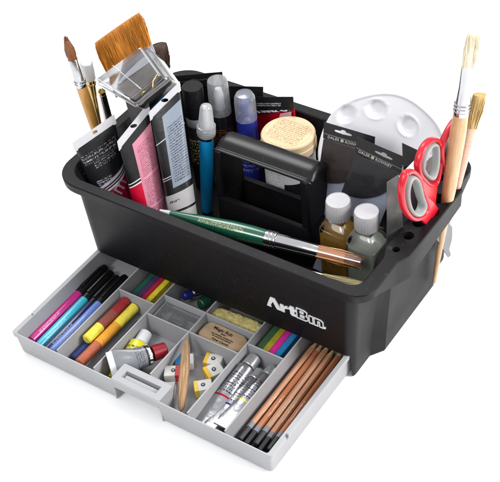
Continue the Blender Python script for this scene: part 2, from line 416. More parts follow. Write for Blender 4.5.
# ------------------------------------------------------------------ the drawer
DT = .0355; DY = -.141
def rr(x0, x1, y0, y1, r, n=5):
    p = []
    for cx, cy, a0 in ((x0+r, y0+r, 180), (x1-r, y0+r, 270), (x1-r, y1-r, 0), (x0+r, y1-r, 90)):
        for i in range(n+1): a = math.radians(a0+90*i/n); p.append((cx+r*math.cos(a), cy+r*math.sin(a)))
    return p
dr = [(rr(.042, .382, DY+.006, .118, .003), .0012), (rr(.040, .384, DY+.0035, .12, .004), .0030), (rr(.0385, .3855, DY+.0010, .12, .004), .0290), (rr(.0362, .3878, DY, .12, .0035), .0296), (rr(.0358, .3882, DY-.0003, .12, .0035), .0350),
      (rr(.0362, .3878, DY, .1197, .0033), DT), (rr(.0412, .3828, DY+.0016, .118, .0025), DT), (rr(.0416, .3824, DY+.0020, .118, .0025), .0350), (rr(.044, .380, DY+.0065, .116, .003), .0050), (rr(.045, .379, DY+.0075, .115, .003), .0038)]
n = len(dr[0][0]); vs = [(x, y, z) for pl, z in dr for x, y in pl]; fs = []
for j in range(len(dr)-1):
    for i in range(n): a, b = j*n+i, j*n+(i+1) % n; fs.append((a, b, b+n, a+n))
fs.append(tuple(range(n-1, -1, -1))); fs.append(tuple((len(dr)-1)*n+i for i in range(n)))
drawer = mk('drawer', vs, fs, GREYP, None, None, 0)
cut(drawer, [box('c', (.1815, DY-.02, -.01), (.2435, -.1195, .0235), None, bevel=0, smooth=0),
             box('c', (.030, -.110, .0335), (.0405, -.107, .05), None, bevel=0, smooth=0),
             box('c', (.3850, -.1125, .0300), (.3900, -.108, .05), None, bevel=0, smooth=0)])
drawer.parent = tote; drawer['label'] = 'light grey compartment drawer'
b = drawer.modifiers.new('bevel', 'BEVEL'); b.width = .0004; b.segments = 2; b.limit_method = 'ANGLE'; b.angle_limit = math.radians(40)
def divx(x, y0, y1): box('divider', (x-.0009, y0, .0042), (x+.0009, y1, .0347), GREYP, drawer, .0003)
def divy(y, x0, x1): box('divider', (x0+.001, y-.0009, .0042), (x1-.001, y+.0009, .0344), GREYP, drawer, .0003)
FY = DY+.0045
for x in (.100, .328): divx(x, FY, .114)
divx(.153, FY, .114); divx(.213, -.1125, .114); divx(.280, FY, .114)
divy(-.0245, .100, .153); divy(-.040, .153, .213); divy(-.040, .213, .280); divy(-.0065, .153, .213); divy(-.0065, .213, .280); divy(-.0225, .280, .328)
# pull: a raised block with a finger slot in its top
pull = mk('pull', [(x, y, z) for z in (.0230, .0361) for x, y in rr(.1795, .2455, -.1402, -.1145, .0025)], [tuple(range(23, -1, -1)), tuple(range(24, 48))]+[(i, (i+1) % 24, 24+(i+1) % 24, 24+i) for i in range(24)], GREYP, None, None, 0)
cut(pull, [box('c', (.1885, -.1320, .0275), (.2355, -.1225, .05), None, bevel=0, smooth=0)])
pull.parent = drawer
b = pull.modifiers.new('bevel', 'BEVEL'); b.width = .0006; b.segments = 2; b.limit_method = 'ANGLE'
box('pull_slat', (.1893, -.1303, .0276), (.2347, -.1243, .0318), GREYP, pull, .0008)
box('pull_wall', (.1800, -.1185, .0012), (.2450, -.1165, .0226), GREYP, pull, .0004)
box('pull_wall', (.1795, -.1385, .0013), (.1812, -.1186, .0228), GREYP, pull, .0003)
box('pull_wall', (.2438, -.1385, .0013), (.2455, -.1186, .0228), GREYP, pull, .0003)

# ================================================================== drawer contents
def along(p0, p1, xd=(0, 0, 1)): return frame(p0, V(p1)-V(p0), xd)
# --- pens
def make_pen(M, colr, name, label, print_ink=(.7, .7, .75)):
    t = thing('brush_pen', label, 'pen', M, 'pens side by side in the left compartment of the drawer')
    pm = mat('pen_barrel_'+name, colr, .3, coat=.4, layers=[dict(u=(.035, .115), v=(.15, .55), rows=24, chars=80, swap=True, ink=print_ink, th=.53)])
    # local z runs from the front end to the cap
    lathe('barrel', [(.0035, 0), (.0052, .001), (.0056, .003), (.0058, .086), (.0056, .088), (.0040, .089)], pm, t, 24)
    cp = lathe('cap', [(.0045, .0865), (.0062, .0868), (.0064, .089), (.0064, .128), (.0058, .136), (.0050, .139), (.0042, .1395)], BLACKG, t, 24)
    bx_ = box('clip', (.0055, -.0016, .094), (.0082, .0016, .131), BLACKG, cp, .0005)
    return t
pens = [((.0465, -.126), (.0465, .02), (190, 40, 130), 'magenta', 'magenta brush pen with black cap nearest the left wall of the drawer'),
        ((.0600, -.130), (.0585, .02), (60, 175, 200), 'cyan', 'turquoise brush pen with black cap between the magenta and navy pens'),
        ((.0723, -.133), (.0710, .02), (28, 30, 80), 'navy', 'navy blue brush pen with black cap'),
        ((.0835, -.131), (.0825, .02), (105, 135, 210), 'sky', 'light blue brush pen with black cap and gold print')]
for (a, b_, c, nm, lb) in pens:
    make_pen(along((*a, .0117 if nm != 'sky' else .0165), (*b_, .0120 if nm != 'sky' else .0165)), srgb(*c), nm, lb, (.5, .35, .1) if nm == 'sky' else (.6, .6, .7))
make_pen(along((.0925, -.1285, .0117), (.0925, .02, .0117)), srgb(175, 30, 110), 'rose', 'dark pink brush pen lying against the divider beside the light blue pen')

# --- oil pastels
def crayon(p0, p1, cols, label, r=.0062):
    n = len(cols); layers = [dict(v=(i/n, (i+1)/n+.001), col=c) for i, c in enumerate(cols)]
    M = along(p0, p1); L = (V(p1)-V(p0)).length
    o = loft('oil_pastel', [(0, r*.75, r*.75), (.0015, r, r), (L-.0015, r, r), (L, r*.7, r*.7)], mat('oil_pastel', cols[0], .6, var=(80, .22), layers=layers, bump=(180, .0007)), None, 24)
    o.matrix_world = M; tag(o, label, 'oil pastel', 'oil pastels in the second compartment of the drawer'); return o
Y_, T_r, B_r, O_r = srgb(228, 212, 70), srgb(176, 92, 62), srgb(130, 60, 45), srgb(220, 150, 30)
crayon((.1085, -.124, .0105), (.1075, -.031, .0105), [srgb(28, 50, 110), srgb(28, 50, 110)], 'dark blue pastel stick lying at the bottom under the yellow one', .006)
crayon((.1100, -.100, .0222), (.1115, -.026, .0222), [Y_, B_r, srgb(150, 20, 30)], 'pastel stick with yellow front end, brown middle and red tip')
crayon((.1222, -.130, .0172), (.1233, -.026, .0172), [T_r, O_r, Y_], 'pastel stick running terracotta, golden orange and yellow')
crayon((.1400, -.128, .0103), (.1405, -.040, .0103), [srgb(60, 62, 70), srgb(60, 62, 70)], 'dark grey pastel stick against the right divider', .006)

# --- flat colour sticks
def stick(x, y0, y1, w, c, label, grp, z=.019):
    o = box('pastel_block', (x, y0, .0045), (x+w-.0004, y1, z), mat('pastel_block', srgb(*c), .7, var=(180, .15), bump=(300, .0002)), None, .0006)
    tag(o, label, 'pastel', grp)
g1 = 'pastel blocks in the back left compartment'; g2 = 'pastel blocks in the back right compartment'
for i, (c, nm) in enumerate((((30, 92, 75), 'green'), ((78, 45, 98), 'purple'), ((180, 25, 55), 'crimson'), ((232, 215, 50), 'yellow'))):
    stick(.1045+i*.0072, -.017, .060, .0072, c, nm+' pastel block in the small back left compartment', g1, .0165)
for i, (c, nm) in enumerate((((52, 92, 55), 'leaf green'), ((165, 150, 35), 'mustard'), ((215, 35, 145), 'pink'), ((35, 130, 190), 'blue'))):
    stick(.2850+i*.0078, -.013, .060, .0078, c, nm+' pastel block in the small back right compartment', g2, .0225)

# --- sharpener in clear box
t = thing('sharpener', 'metal pencil sharpener in a clear plastic case', 'sharpener', (0.1835, -.023, .0046))
box('body', (-.010, -.006, .0106), (.010, .006, .0190), STEEL, t, .001)
box('blade', (-.0095, -.0040, .0191), (.0095, .0050, .0197), mat('sharpener_blade', (.10, .10, .11), .3, metal=.6, layers=[dict(u=(.1, .9), v=(.2, .8), rows=3, chars=22, ink=(.5, .5, .5))]), t, .0001)
box('insert', (-.0230, -.0110, .0014), (.0230, .0110, .0104), mat('grey_insert', (.30, .30, .32), .5, var=(60, .1)), t, .001)
box('case', (-.0275, -.0145, .0001), (.0275, .0145, .0215), clear('cloudy_case', milky=.25, rough=.15, refl=.2), t, .0015)
for sx in (-1, 1): box('case_rib', (sx*.0262-.0006, -.0135, .0216), (sx*.0262+.0006, .0135, .0224), clear('case_edge', milky=.6, refl=.3), t, .0003)

# --- eraser and sponge
ER = mat('tan_eraser', srgb(176, 148, 116), .85, var=(90, .12), bump=(500, .00025))
t = thing('eraser', 'tan rubber eraser with rounded corners and black printed words', 'eraser', frame((.2465, -.0228, .0046), (0, 0, 1), (1, -.03, 0)))
o = mk('rubber', [(x, y, z) for z, s in ((0, .96), (.0012, 1), (.0215, 1), (.0228, .95)) for x, y in [(a*s, b_*s) for a, b_ in rr(-.0285, .0285, -.0133, .0133, .0085)]],
       [tuple(range(23, -1, -1)), tuple(range(72, 96))]+[(j*24+i, j*24+(i+1) % 24, (j+1)*24+(i+1) % 24, (j+1)*24+i) for j in range(3) for i in range(24)], ER, t, None, 50)
INK = mat('black_ink', (.02, .018, .018), .7)
txt('print', 'Magic Rub', Matrix.Translation((-.004, .0068, .0229)), .0062, INK, t, bold=.0001)
for k, (y, s, word) in enumerate(((.0026, .0026, 'Eraser'), (-.0008, .0028, 'non abrasive, smudge free'), (-.0036, .0028, 'for pencil and graphite'), (-.0080, .0042, 'Faber-Castell'))):
    txt('print', word, Matrix.Translation((0.001*(k-1), y, .0229)), s, INK, t, bold=.00006)
SP = mat('yellow_sponge', srgb(196, 180, 116), .95, var=(200, .4), bump=(240, .0022))
vs = []; fs = []; n = 20
for j in range(15):
    for i in range(n):
        a = 2*PI*i/n; ey = .0105*math.copysign(abs(math.cos(a))**.7, math.cos(a)); ez = .0085*math.copysign(abs(math.sin(a))**.7, math.sin(a)); k = 1-.25*abs((j-7)/7)**6
        q = random.uniform(.92, 1.05); vs.append((.0045*(j-7), ey*k*q, .0092+ez*k*q))
for j in range(14):
    for i in range(n): fs.append((j*n+i, j*n+(i+1) % n, (j+1)*n+(i+1) % n, (j+1)*n+i))
fs += [tuple(range(n)), tuple(14*n+i for i in range(n-1, -1, -1))]
o = mk('sponge', vs, fs, SP, None, None, 60); o.matrix_world = frame((.2420, .0105, .0102), (0, 0, 1), (1, .03, 0)); o.matrix_world = frame((.2440, .0085, .0100), (0, 0, 1), (1, 0.05, 0))
tag(o, 'crumbly pale yellow sponge in the compartment behind the tan eraser', 'sponge')

# --- small paint tubes
def small_tube(M, label, L, r, capr, capl, mb, mc, grp=None, name='paint_tube', shoulder=None, hw=None, fold=True, capribs=False):
    """local z: crimped tail at 0 to cap at L; flat direction along local x"""
    t = thing(name, label, 'paint tube', M, grp); hw = hw or r*1.35; bl = L-capl-.004; secs = []
    for i in range(9):
        k = i/8; secs.append((k*bl, lerp(hw, r, sm(k*1.3)), lerp(.0008, r, sm(k*1.25))))
    bo = loft('body', secs+[(bl+.001, r*.98, r*.98), (bl+.0028, r*.6, r*.6), (bl+.004, r*.45, r*.45)], mb, t, 28)
    if fold: box('crimp', (-hw, -.0013, -.004), (hw, .0013, .003), mb if fold is True else fold, t, .0005)
    c = lathe('cap', [(capr*.93, bl+.0035), (capr, bl+.0042), (capr*.93, L-.001), (capr*.8, L)], mc, t, 24, smooth=30)
    if shoulder: lathe('collar', [(r*.99, bl-.003), (r*1.02, bl-.0025), (r*1.02, bl-.0005), (r*.99, bl)], shoulder, t, 24)
    return t
ylw = mat('yellow_tube', srgb(215, 205, 30), .3, coat=.3, layers=[dict(v=(0, .35), col=(.02, .02, .02)), dict(v=(.45, .8), u=(.5, 1), rows=10, chars=50, ink=(.05, .05, .03))])
small_tube(along(at(121, 376, z=.012), at(145, 335, z=.018), (1, 0, .2)), 'small yellow paint tube with white cap', .064, .0115, .0078, .016, ylw, WHITE)
gry = mat('grey_acrylic_tube', srgb(128, 130, 136), .3, coat=.3, var=(60, .08), bump=(50, .0008), layers=[dict(v=(.80, 1.1), col=(.02, .02, .02)), dict(v=(.85, .97), u=(0, .5), rows=5, chars=40, ink=(.7, .7, .7)), dict(v=(.55, .75), u=(.0, .45), rows=20, chars=60, ink=(.06, .06, .08), th=.5)])
small_tube(along(at(113, 366, z=.030), at(164, 350, z=.024), (.35, .95, .1)), 'grey paint tube with white folded tail and red cap lying across its compartment', .063, .0118, .0092, .016, gry, mat('dark_red_cap', srgb(140, 16, 34), .35, var=(40, .05)), fold=WHITE, hw=.0165)
o = small_tube(along((.1625, -.004+.006, .0125), (.1625, .018+.030, .0145), (1, 0, 0)), 'tiny silver tube with navy blue cap behind the sharpener', .03, .007, .0055, .01, FOIL, mat('navy_cap', srgb(30, 35, 110), .35, var=(50, .05)))
o.matrix_world = along((.1760, .040, .013), (.1620, .006, .0215), (1, 0, 0))
o2 = small_tube(along((.197, .045, .013), (.1890, .010, .019), (1, 0, 0)), 'dark green capped tube half hidden under the tote beside the navy capped one', .034, .0075, .0072, .012, FOIL, mat('green_cap', srgb(25, 70, 50), .4, var=(50, .05)))

sl = [((.2915, -.128, .0140), (.2918, -.0270, .0205), .102, .0100, .0085, .015, (190, 30, 50), 'largest silver paint tube with a red ring, against the left divider'),
      ((.3045, -.131, .0150), (.3060, -.036, .0155), .094, .0090, .0074, .014, (30, 40, 120), 'middle silver paint tube with a thin dark blue ring'),
      ((.3160, -.122, .0215), (.3180, -.030, .0220), .092, .0078, .0068, .013, (225, 205, 80), 'silver paint tube with a yellow ring beside the pencil compartment')]
for i, (p0, p1, L, r, cr, cl, c, lb) in enumerate(sl):
    fm = mat('foil_tube', (.36, .36, .38), .26, metal=.85, var=(25, .2), bump=(20, .0034), layers=[dict(v=(.46, .86), col=(.40, .40, .42)), dict(v=(.48, .84), u=(.58, .92), rows=24, chars=50, ink=(.03, .03, .05), th=.5), dict(v=(.43, .455), col=srgb(*c))])
    cap = clear('clear_tube_cap', milky=.3, rough=.1, refl=.2) if i == 2 else mat('silver_cap', (.50, .50, .52), .25, metal=.7, var=(60, .1))
    small_tube(along(p0, p1, (1, 0, 0)), lb, L, r, cr, cl, fm, cap, 'silver paint tubes in the drawer', hw=r*1.45)

# --- watercolour half pans
def pan(c, ang, col, label, tilt=(0, 0, 0)):
    M = Matrix.Translation(V(c)) @ Matrix.Rotation(ang, 4, 'Z') @ Matrix.Rotation(tilt[0], 4, 'X') @ Matrix.Rotation(tilt[1], 4, 'Y')
    cw = .0035 if 'blue paper' in label else (-.0005 if 'red end' in label else -.0040)
    t = thing('watercolour_pan', label, 'paint pan', M, 'wrapped watercolour pans in the drawer')
    box('wrapper', (-.0100, -.0075, 0), (.0100, .0075, .0125), mat('pan_wrapper', (.66, .65, .61), .5, var=(60, .03)), t, .0007)
    box('colour_band', (-.0103, -.0078, .0015), (cw-.0015, .0078, .0128), mat('pan_band', srgb(*col), .5, var=(60, .06)), t, .0006)
    lathe('emblem', [(.0024, .0126), (.0024, .0131)], mat('emblem_ink', srgb(50, 45, 80), .6), t, 16); 
    lathe('emblem', [(.0010, .01315), (.0010, .0133)], mat('emblem_dot', (.6, .6, .6), .6), t, 12)
    return t
pan((.2215, -.0640, .0046), .6, (35, 110, 160), 'watercolour pan wrapped in blue paper behind the red one', (0, 0, 0))
pan((.2240, -.0875, .0095), PI+.55, (185, 40, 45), 'white wrapped watercolour pan with red end beside the wooden tool')
pan((.2275, -.1085, .0047), PI+.5, (200, 200, 200), 'plain white watercolour pan next to the drawer pull')
pan((.2565, -.0590, .0047), 1.1, (225, 185, 50), 'white and yellow watercolour pan at the back, tilted up', (.25, 0, 0))
pan((.2620, -.0850, .0047), .75, (230, 195, 60), 'yellow edged watercolour pan in front against the right divider')
pan((.2500, -.0480, .0047), .3, (225, 180, 50), 'watercolour pan lying behind the tilted yellow one')

# --- wooden modelling tool
TW = mat('weathered_tool_wood', srgb(158, 124, 90), .65, var=(70, .6), stretch=(7, 7, .5), bump=(200, .0003))
p0, p1 = at(181, 411, z=.018), at(187, 337, z=.0395)
o = loft('modelling_tool', [(0, .0012, .0015), (.004, .0035, .003), (.030, .0055, .0038), (.055, .0058, .0040), (.078, .0042, .003), ((p1-p0).length, .0006, .0006)], TW, None, 20, smooth=60)
o.matrix_world = along(p0, p1, (1, .6, 0)); tag(o, 'pointed wooden modelling tool propped up in the middle compartment', 'modelling tool')

# --- pencils
PW = mat('pencil_wood', srgb(180, 130, 98), .45, coat=.15, var=(45, .16), stretch=(4, 4, .5), layers=[dict(v=(.125, .175), col=srgb(118, 120, 128)), dict(v=(-1, .125), col=(.010, .010, .012)), dict(u=(.13, .21), v=(.28, .50), rows=24, chars=110, swap=True, ink=(.75, .65, .55), th=.5)])
CONE = mat('sharpened_wood', srgb(205, 165, 120), .6, var=(80, .1))
LEAD = mat('graphite', (.05, .05, .055), .35, metal=.3)
def make_pencil(M, label):
    t = thing('pencil', label, 'pencil', M, 'pencils in the right compartment of the drawer')
    L = .146; R = .0037
    loft('barrel', [(0, R*.8, R*.8), (.001, R, R), (L, R, R)], PW, t, 6, smooth=20, bevel=.0004)
    loft('point', [(L, R*.92, R*.92), (L+.013, R*.32, R*.32)], CONE, t, 16)
    loft('lead', [(L+.0131, R*.3, R*.3), (L+.018, .0003, .0003)], LEAD, t, 10)
    return t
ordn = ['leftmost pencil, lying against the divider', 'second pencil from the divider, on the drawer floor', 'third pencil from the divider, on the drawer floor', 'fourth pencil from the divider, on the drawer floor', 'fifth pencil from the divider, on the drawer floor', 'rightmost pencil on the floor, along the drawer side']
P0 = None
spots = [(.3340, -.1285, .3335, .0082), (.3425, -.1305, .3415, .0082), (.3510, -.1290, .3490, .0082), (.3595, -.1312, .3568, .0082), (.3680, -.1290, .3645, .0082), (.3755, -.1300, .3725, .0082)]
for i, (xa, ya, xb, z) in enumerate(spots):
    ya += random.uniform(-.002, .004); M = along((xa, ya, z), (xb, ya+.164, z+.0005), (random.uniform(-1, 1), 0, 1))
    if P0 is None: P0 = make_pencil(M, ordn[0])
    else: dup(P0, M, ordn[i])
for i, (xa, ya, xb, z, lb) in enumerate([(.3380, -.1265, .3375, .0150, 'pencil resting on top between the two leftmost pencils'), (.3468, -.1290, .3450, .0150, 'pencil resting on top, second from the left in the upper layer'),
        (.3555, -.1275, .3528, .0150, 'pencil resting on top, third from the left in the upper layer'), (.3640, -.1295, .3606, .0150, 'pencil resting on top, second from the right in the upper layer'), (.3720, -.1262, .3684, .0150, 'topmost pencil nearest the right wall of the drawer')]):
    ya += random.uniform(-.0015, .006); dup(P0, along((xa, ya, z), (xb+random.uniform(-.0012, .0012), ya+.158, z+.0008), (random.uniform(-1, 1), 0, 1)), lb)

PW2 = PW.copy(); PW2.name = 'darker_pencil_wood'
for nd in PW2.node_tree.nodes:
    if nd.type == 'RGB': nd.outputs[0].default_value = (*srgb(150, 92, 60), 1)
for o in bpy.data.objects:
    if o.get('label', '').startswith(('rightmost pencil on', 'third pencil', 'topmost pencil', 'pencil resting on top, second from the left')):
        for c_ in o.children:
            if c_.name.startswith('barrel'): c_.data = c_.data.copy(); c_.data.materials[0] = PW2

# ================================================================== tote contents
FL = .0455
# --- brush maker; local z from butt (0) to hair tip
def brush(M, label, hp, fp, bp, mh, mf, mb, grp=None, flat=None, hairn=0, cat='paintbrush', name='paintbrush', ribs=None):
    t = thing(name, label, cat, M, grp)
    loft('handle', hp, mh, t, 28, smooth=60)
    fe = loft('ferrule', fp, mf, t, 32, smooth=50)
    for zr in (ribs or []):
        rx = max(r[1] for r in fp if abs(r[0]-zr) < .03); ry = max(r[2] for r in fp if abs(r[0]-zr) < .03)
        vs_ = []
        loft('ring', [(zr-.0010, rx*.98, ry*.98), (zr-.0004, rx*1.07, ry*1.07), (zr+.0004, rx*1.07, ry*1.07), (zr+.0010, rx*.98, ry*.98)], mf, fe, 28)
    br = loft('bristles', bp, mb, t, 32, smooth=60)
    if hairn:
        z0, z1 = bp[0][0], bp[-1][0]
        def env(z):
            for a, b_ in zip(bp, bp[1:]):
                if a[0] <= z <= b_[0]: k = (z-a[0])/(b_[0]-a[0]+1e-9); return lerp(a[1], b_[1], k), lerp(a[2], b_[2], k)
            return bp[-1][1], bp[-1][2]
        e0 = env(z0); e1 = env(z0+(z1-z0)*.93)
        hairs('hairs', hairn, lambda u, v: (u*e0[0], v*e0[1], z0), lambda u, v: (u*e1[0]*1.03, v*e1[1]*1.05, z0+(z1-z0)*random.uniform(.96, 1.02)), mb, t)
    return t
LEFT = (-1, .2, 0)

# round brush, far left
tip = at(65, 36, y=.085); base = V((.062, .112, .047)); 
tipP = at(65, 36, y=.080); lo = at(96, 130, y=.095)
ax = (lo-tipP).normalized(); k = (FL-tipP.z)/ax.z; base = tipP+ax*k
Lb = (tipP-base).length
def R1(f): return Lb-f
rb = brush(frame(base, tipP-base, (1, 0, 0)), 'tall round brush with brown pointed hair, leaning at the far left of the tote',
      [(0, .003, .003), (.02, .004, .004), (R1(.10), .0068, .0068), (R1(.073), .0066, .0066), (R1(.0705), .0055, .0055)],
      [(R1(.0722), .0066, .0066), (R1(.068), .0066, .0066), (R1(.066), .0058, .0058), (R1(.033), .0050, .0050), (R1(.0325), .0046, .0046)],
      [(R1(.034), .0046, .0046), (R1(.026), .0062, .0062), (R1(.018), .0060, .0060), (R1(.008), .0034, .0034), (R1(.002), .0009, .0009), (R1(0), .0002, .0002)], WOODO, SILVER, BROWNH, hairn=220, ribs=[R1(.0680), R1(.0645)])
# white capped brush with gold ferrule
tp = at(86, 62, y=.110); lo = at(101, 135, y=.125); ax = (lo-tp).normalized(); base = tp+ax*((FL-tp.z)/ax.z); Lb = (tp-base).length
t = thing('paintbrush', 'brush with a white protective cap and gold ferrule', 'paintbrush', frame(base, tp-base, (1, 0, 0)))
loft('handle', [(0, .003, .003), (R1(.09), .0045, .0045), (R1(.055), .005, .005)], GOLD, t, 24, smooth=60)
loft('ferrule', [(R1(.056), .0052, .0052), (R1(.050), .0058, .0058), (R1(.035), .0062, .0062), (R1(.025), .0066, .0066)], GOLD, t, 24)
loft('ring', [(R1(.036), .0064, .0064), (R1(.035), .0072, .0072), (R1(.033), .0072, .0072), (R1(.032), .0064, .0064)], GOLD, t, 24)
loft('cap', [(R1(.026), .0078, .0078), (R1(.012), .0080, .0080), (R1(.001), .0074, .0074), (R1(0), .0066, .0066)], clear('white_cap', milky=.85, rough=.3, refl=.1), t, 28)
# thin silver brush beside
tp = at(101, 88, y=.110); lo = at(116, 150, y=.125); ax = (lo-tp).normalized(); base = tp+ax*((FL-tp.z)/ax.z); Lb = (tp-base).length
t = thing('paintbrush', 'slim brush with silver ferrule and dark handle beside the gold one', 'paintbrush', frame(base, tp-base, (1, 0, 0)))
loft('handle', [(0, .003, .003), (R1(.055), .0055, .0055)], BLACKG, t, 24, smooth=60)
loft('ferrule', [(R1(.056), .0056, .0056), (R1(.030), .0050, .0050), (R1(.010), .0045, .0045)], SILVER, t, 24)
loft('bristles', [(R1(.010), .0043, .0043), (R1(.005), .0045, .0045), (R1(0), .001, .001)], GOLD, t, 24)

# wide flat brush with amber hair
a0, a1 = at(94, 41, y=.118), at(138, 10, y=.150); b0, b1 = at(110, 77, y=.120), at(150, 44, y=.148)
tm = (a0+a1)/2; bm = (b0+b1)/2; ax = (bm-tm).normalized(); base = tm+ax*((FL-tm.z)/ax.z); Lb = (tm-base).length
hw = (b1-b0).length/2; hw1 = (a1-a0).length/2; M = frame(base, tm-base, b1-b0); hl = (tm-bm).length
t = brush(M, 'wide flat brush with amber synthetic hair behind the clear case', [(0, .004, .003), (.05, .007, .004), (R1(hl+.07), .009, .005), (R1(hl+.045), .016, .006), (R1(hl+.03), hw*.98, .006)],
      [(R1(hl+.031), hw*1.0, .0065), (R1(hl), hw*.98, .0050)], [(R1(hl+.001), hw*.95, .0042), (R1(hl*.5), hw*.98, .0045), (R1(.003), hw1*.97, .0036)], BLACKG, mat('steel_band', (.5, .5, .52), .3, metal=1), OCHREH, hairn=2600)
wv = b1-b0; zz_ = (tm-base).normalized(); sh = wv.dot(zz_)/(wv-zz_*wv.dot(zz_)).length
wv1 = a1-a0; sh1 = wv1.dot(zz_)/(wv1-zz_*wv1.dot(zz_)).length
for ob in t.children:
    for v in ob.data.vertices: k = max(0, min(1, (v.co.z-.10)/(Lb-hl-.10))); k2 = max(0, min(1, (v.co.z-(Lb-hl))/hl)); v.co.z += lerp(sh, sh1, k2)*v.co.x*k
# dark bristle brush behind
a0, a1 = at(146, 43, y=.150), at(168, 47, y=.172); tm = (a0+a1)/2; bm = at(164, 80, y=.165); ax = (bm-tm).normalized(); base = tm+ax*((FL-tm.z)/ax.z); Lb = (tm-base).length
brush(frame(base, tm-base, a1-a0), 'dark brown haired brush behind the clear case', [(0, .003, .003), (R1(.06), .006, .005)], [(R1(.061), .007, .006), (R1(.034), .0105, .007)],
      [(R1(.034), .010, .0065), (R1(.015), .0122, .0075), (R1(.002), .0118, .006), (R1(0), .009, .004)], BLACKG, SILVER, DARKH, hairn=400)

# clear clamshell case standing on its dark backing card
cL, cT, cR, cB = at(98, 83, y=.098), at(147, 47, y=.138), at(170, 79, y=.126), at(136, 106, y=.086)
t = thing('clear_case', 'clear plastic clamshell case with gold clips inside, standing among the brushes', 'plastic case', frame((cL+cT+cR+cB)/4, UP*.3+V((0, 0, 1)), cT-cL))
M = t.matrix_world.inverted(); bpy.context.view_layer.update()
def q4(P, back):  # quad shell
    n_ = ((P[1]-P[0]).cross(P[3]-P[0])).normalized(); n_ = n_ if n_.dot(CAM-P[0]) > 0 else -n_
    return [M @ p for p in P]+[M @ (p-n_*back) for p in P], n_
ctr = (cL+cT+cR+cB)/4
def rim_pts(s, off):
    P = [cL, cT, cR, cB]; n_ = ((P[1]-P[0]).cross(P[3]-P[0])).normalized(); n_ = n_ if n_.dot(CAM-P[0]) > 0 else -n_
    out = []; 
    for i in range(4):
        a, b_, c = P[i-1], P[i], P[(i+1) % 4]
        for j in range(6):
            k = j/5; r = .10; p = b_.lerp(a, r*(1-k)**2 if k < 1 else 0).lerp(b_.lerp(c, r*k*k), k); out.append(M @ (ctr+(p-ctr)*s+n_*off))
    return out
vs = rim_pts(1, -.024)+rim_pts(1.03, -.002)+rim_pts(1.0, 0)+rim_pts(.93, .0)+rim_pts(.90, .012)+rim_pts(.84, .014); n = 24
fs = [(j*n+i, j*n+(i+1) % n, (j+1)*n+(i+1) % n, (j+1)*n+i) for j in range(5) for i in range(n)]+[tuple(5*n+i for i in range(n)), tuple(range(n-1, -1, -1))]
mk('shell', vs, fs, FILM, t, None, 40)
cam_n = ((cT-cL).cross(cB-cL)).normalized(); cam_n = cam_n if cam_n.dot(CAM-cL) > 0 else -cam_n
def inq(u, v, d): return M @ (cL.lerp(cT, u).lerp(cB.lerp(cR, u), v)+cam_n*d)
sweep('seam', [inq(.42, .06, .0145), inq(.42, .94, .0145)], .0006, .0006, M.to_3x3() @ cam_n, clear('film_fold', tint=(.6, .6, .62), milky=.05, refl=.1), t)
sweep('seam', smooth_path(rim_pts(1.03, -.001), 1, True), .0008, .0008, M.to_3x3() @ cam_n, clear('film_edge', tint=(.55, .55, .6), milky=.12, refl=.15), t, closed=True)
for (u0, v0, u1, v1) in ((.50, .80, .80, .55), (.25, .78, .42, .70)):
    sweep('clip', [inq(u0, v0, -.012), inq((u0+u1)/2, (v0+v1)/2, -.008), inq(u1, v1, -.012)], .0012, .0012, M.to_3x3() @ cam_n, GOLD, t, n=8)
mk('contents', [inq(.08, .15, -.018), inq(.95, .12, -.018), inq(.95, .92, -.018), inq(.08, .92, -.018), inq(.08, .15, -.022), inq(.95, .12, -.022), inq(.95, .92, -.022), inq(.08, .92, -.022)],
   [(0, 1, 2, 3), (7, 6, 5, 4), (0, 4, 5, 1), (1, 5, 6, 2), (2, 6, 7, 3), (3, 7, 4, 0)], mat('case_contents', srgb(104, 96, 90), .5, var=(22, .7)), t, None, 20)
# its backing card
P = [at(103, 97, y=.100), at(132, 105, y=.090), at(150, 108, y=.098)]
card = [cL.lerp(cB, .35)-cam_n*.026, cB-cam_n*.024, V((.092, .078, FL)), V((.066, .106, FL))]
nn = (card[1]-card[0]).cross(card[3]-card[0]).normalized()*.0006
mk('backing_card', [M @ p for p in card]+[M @ (p+nn) for p in card], [(0, 1, 2, 3), (7, 6, 5, 4), (0, 4, 5, 1), (1, 5, 6, 2), (2, 6, 7, 3), (3, 7, 4, 0)], mat('black_card', (.015, .015, .017), .4, var=(30, .3)), t, None, 20)

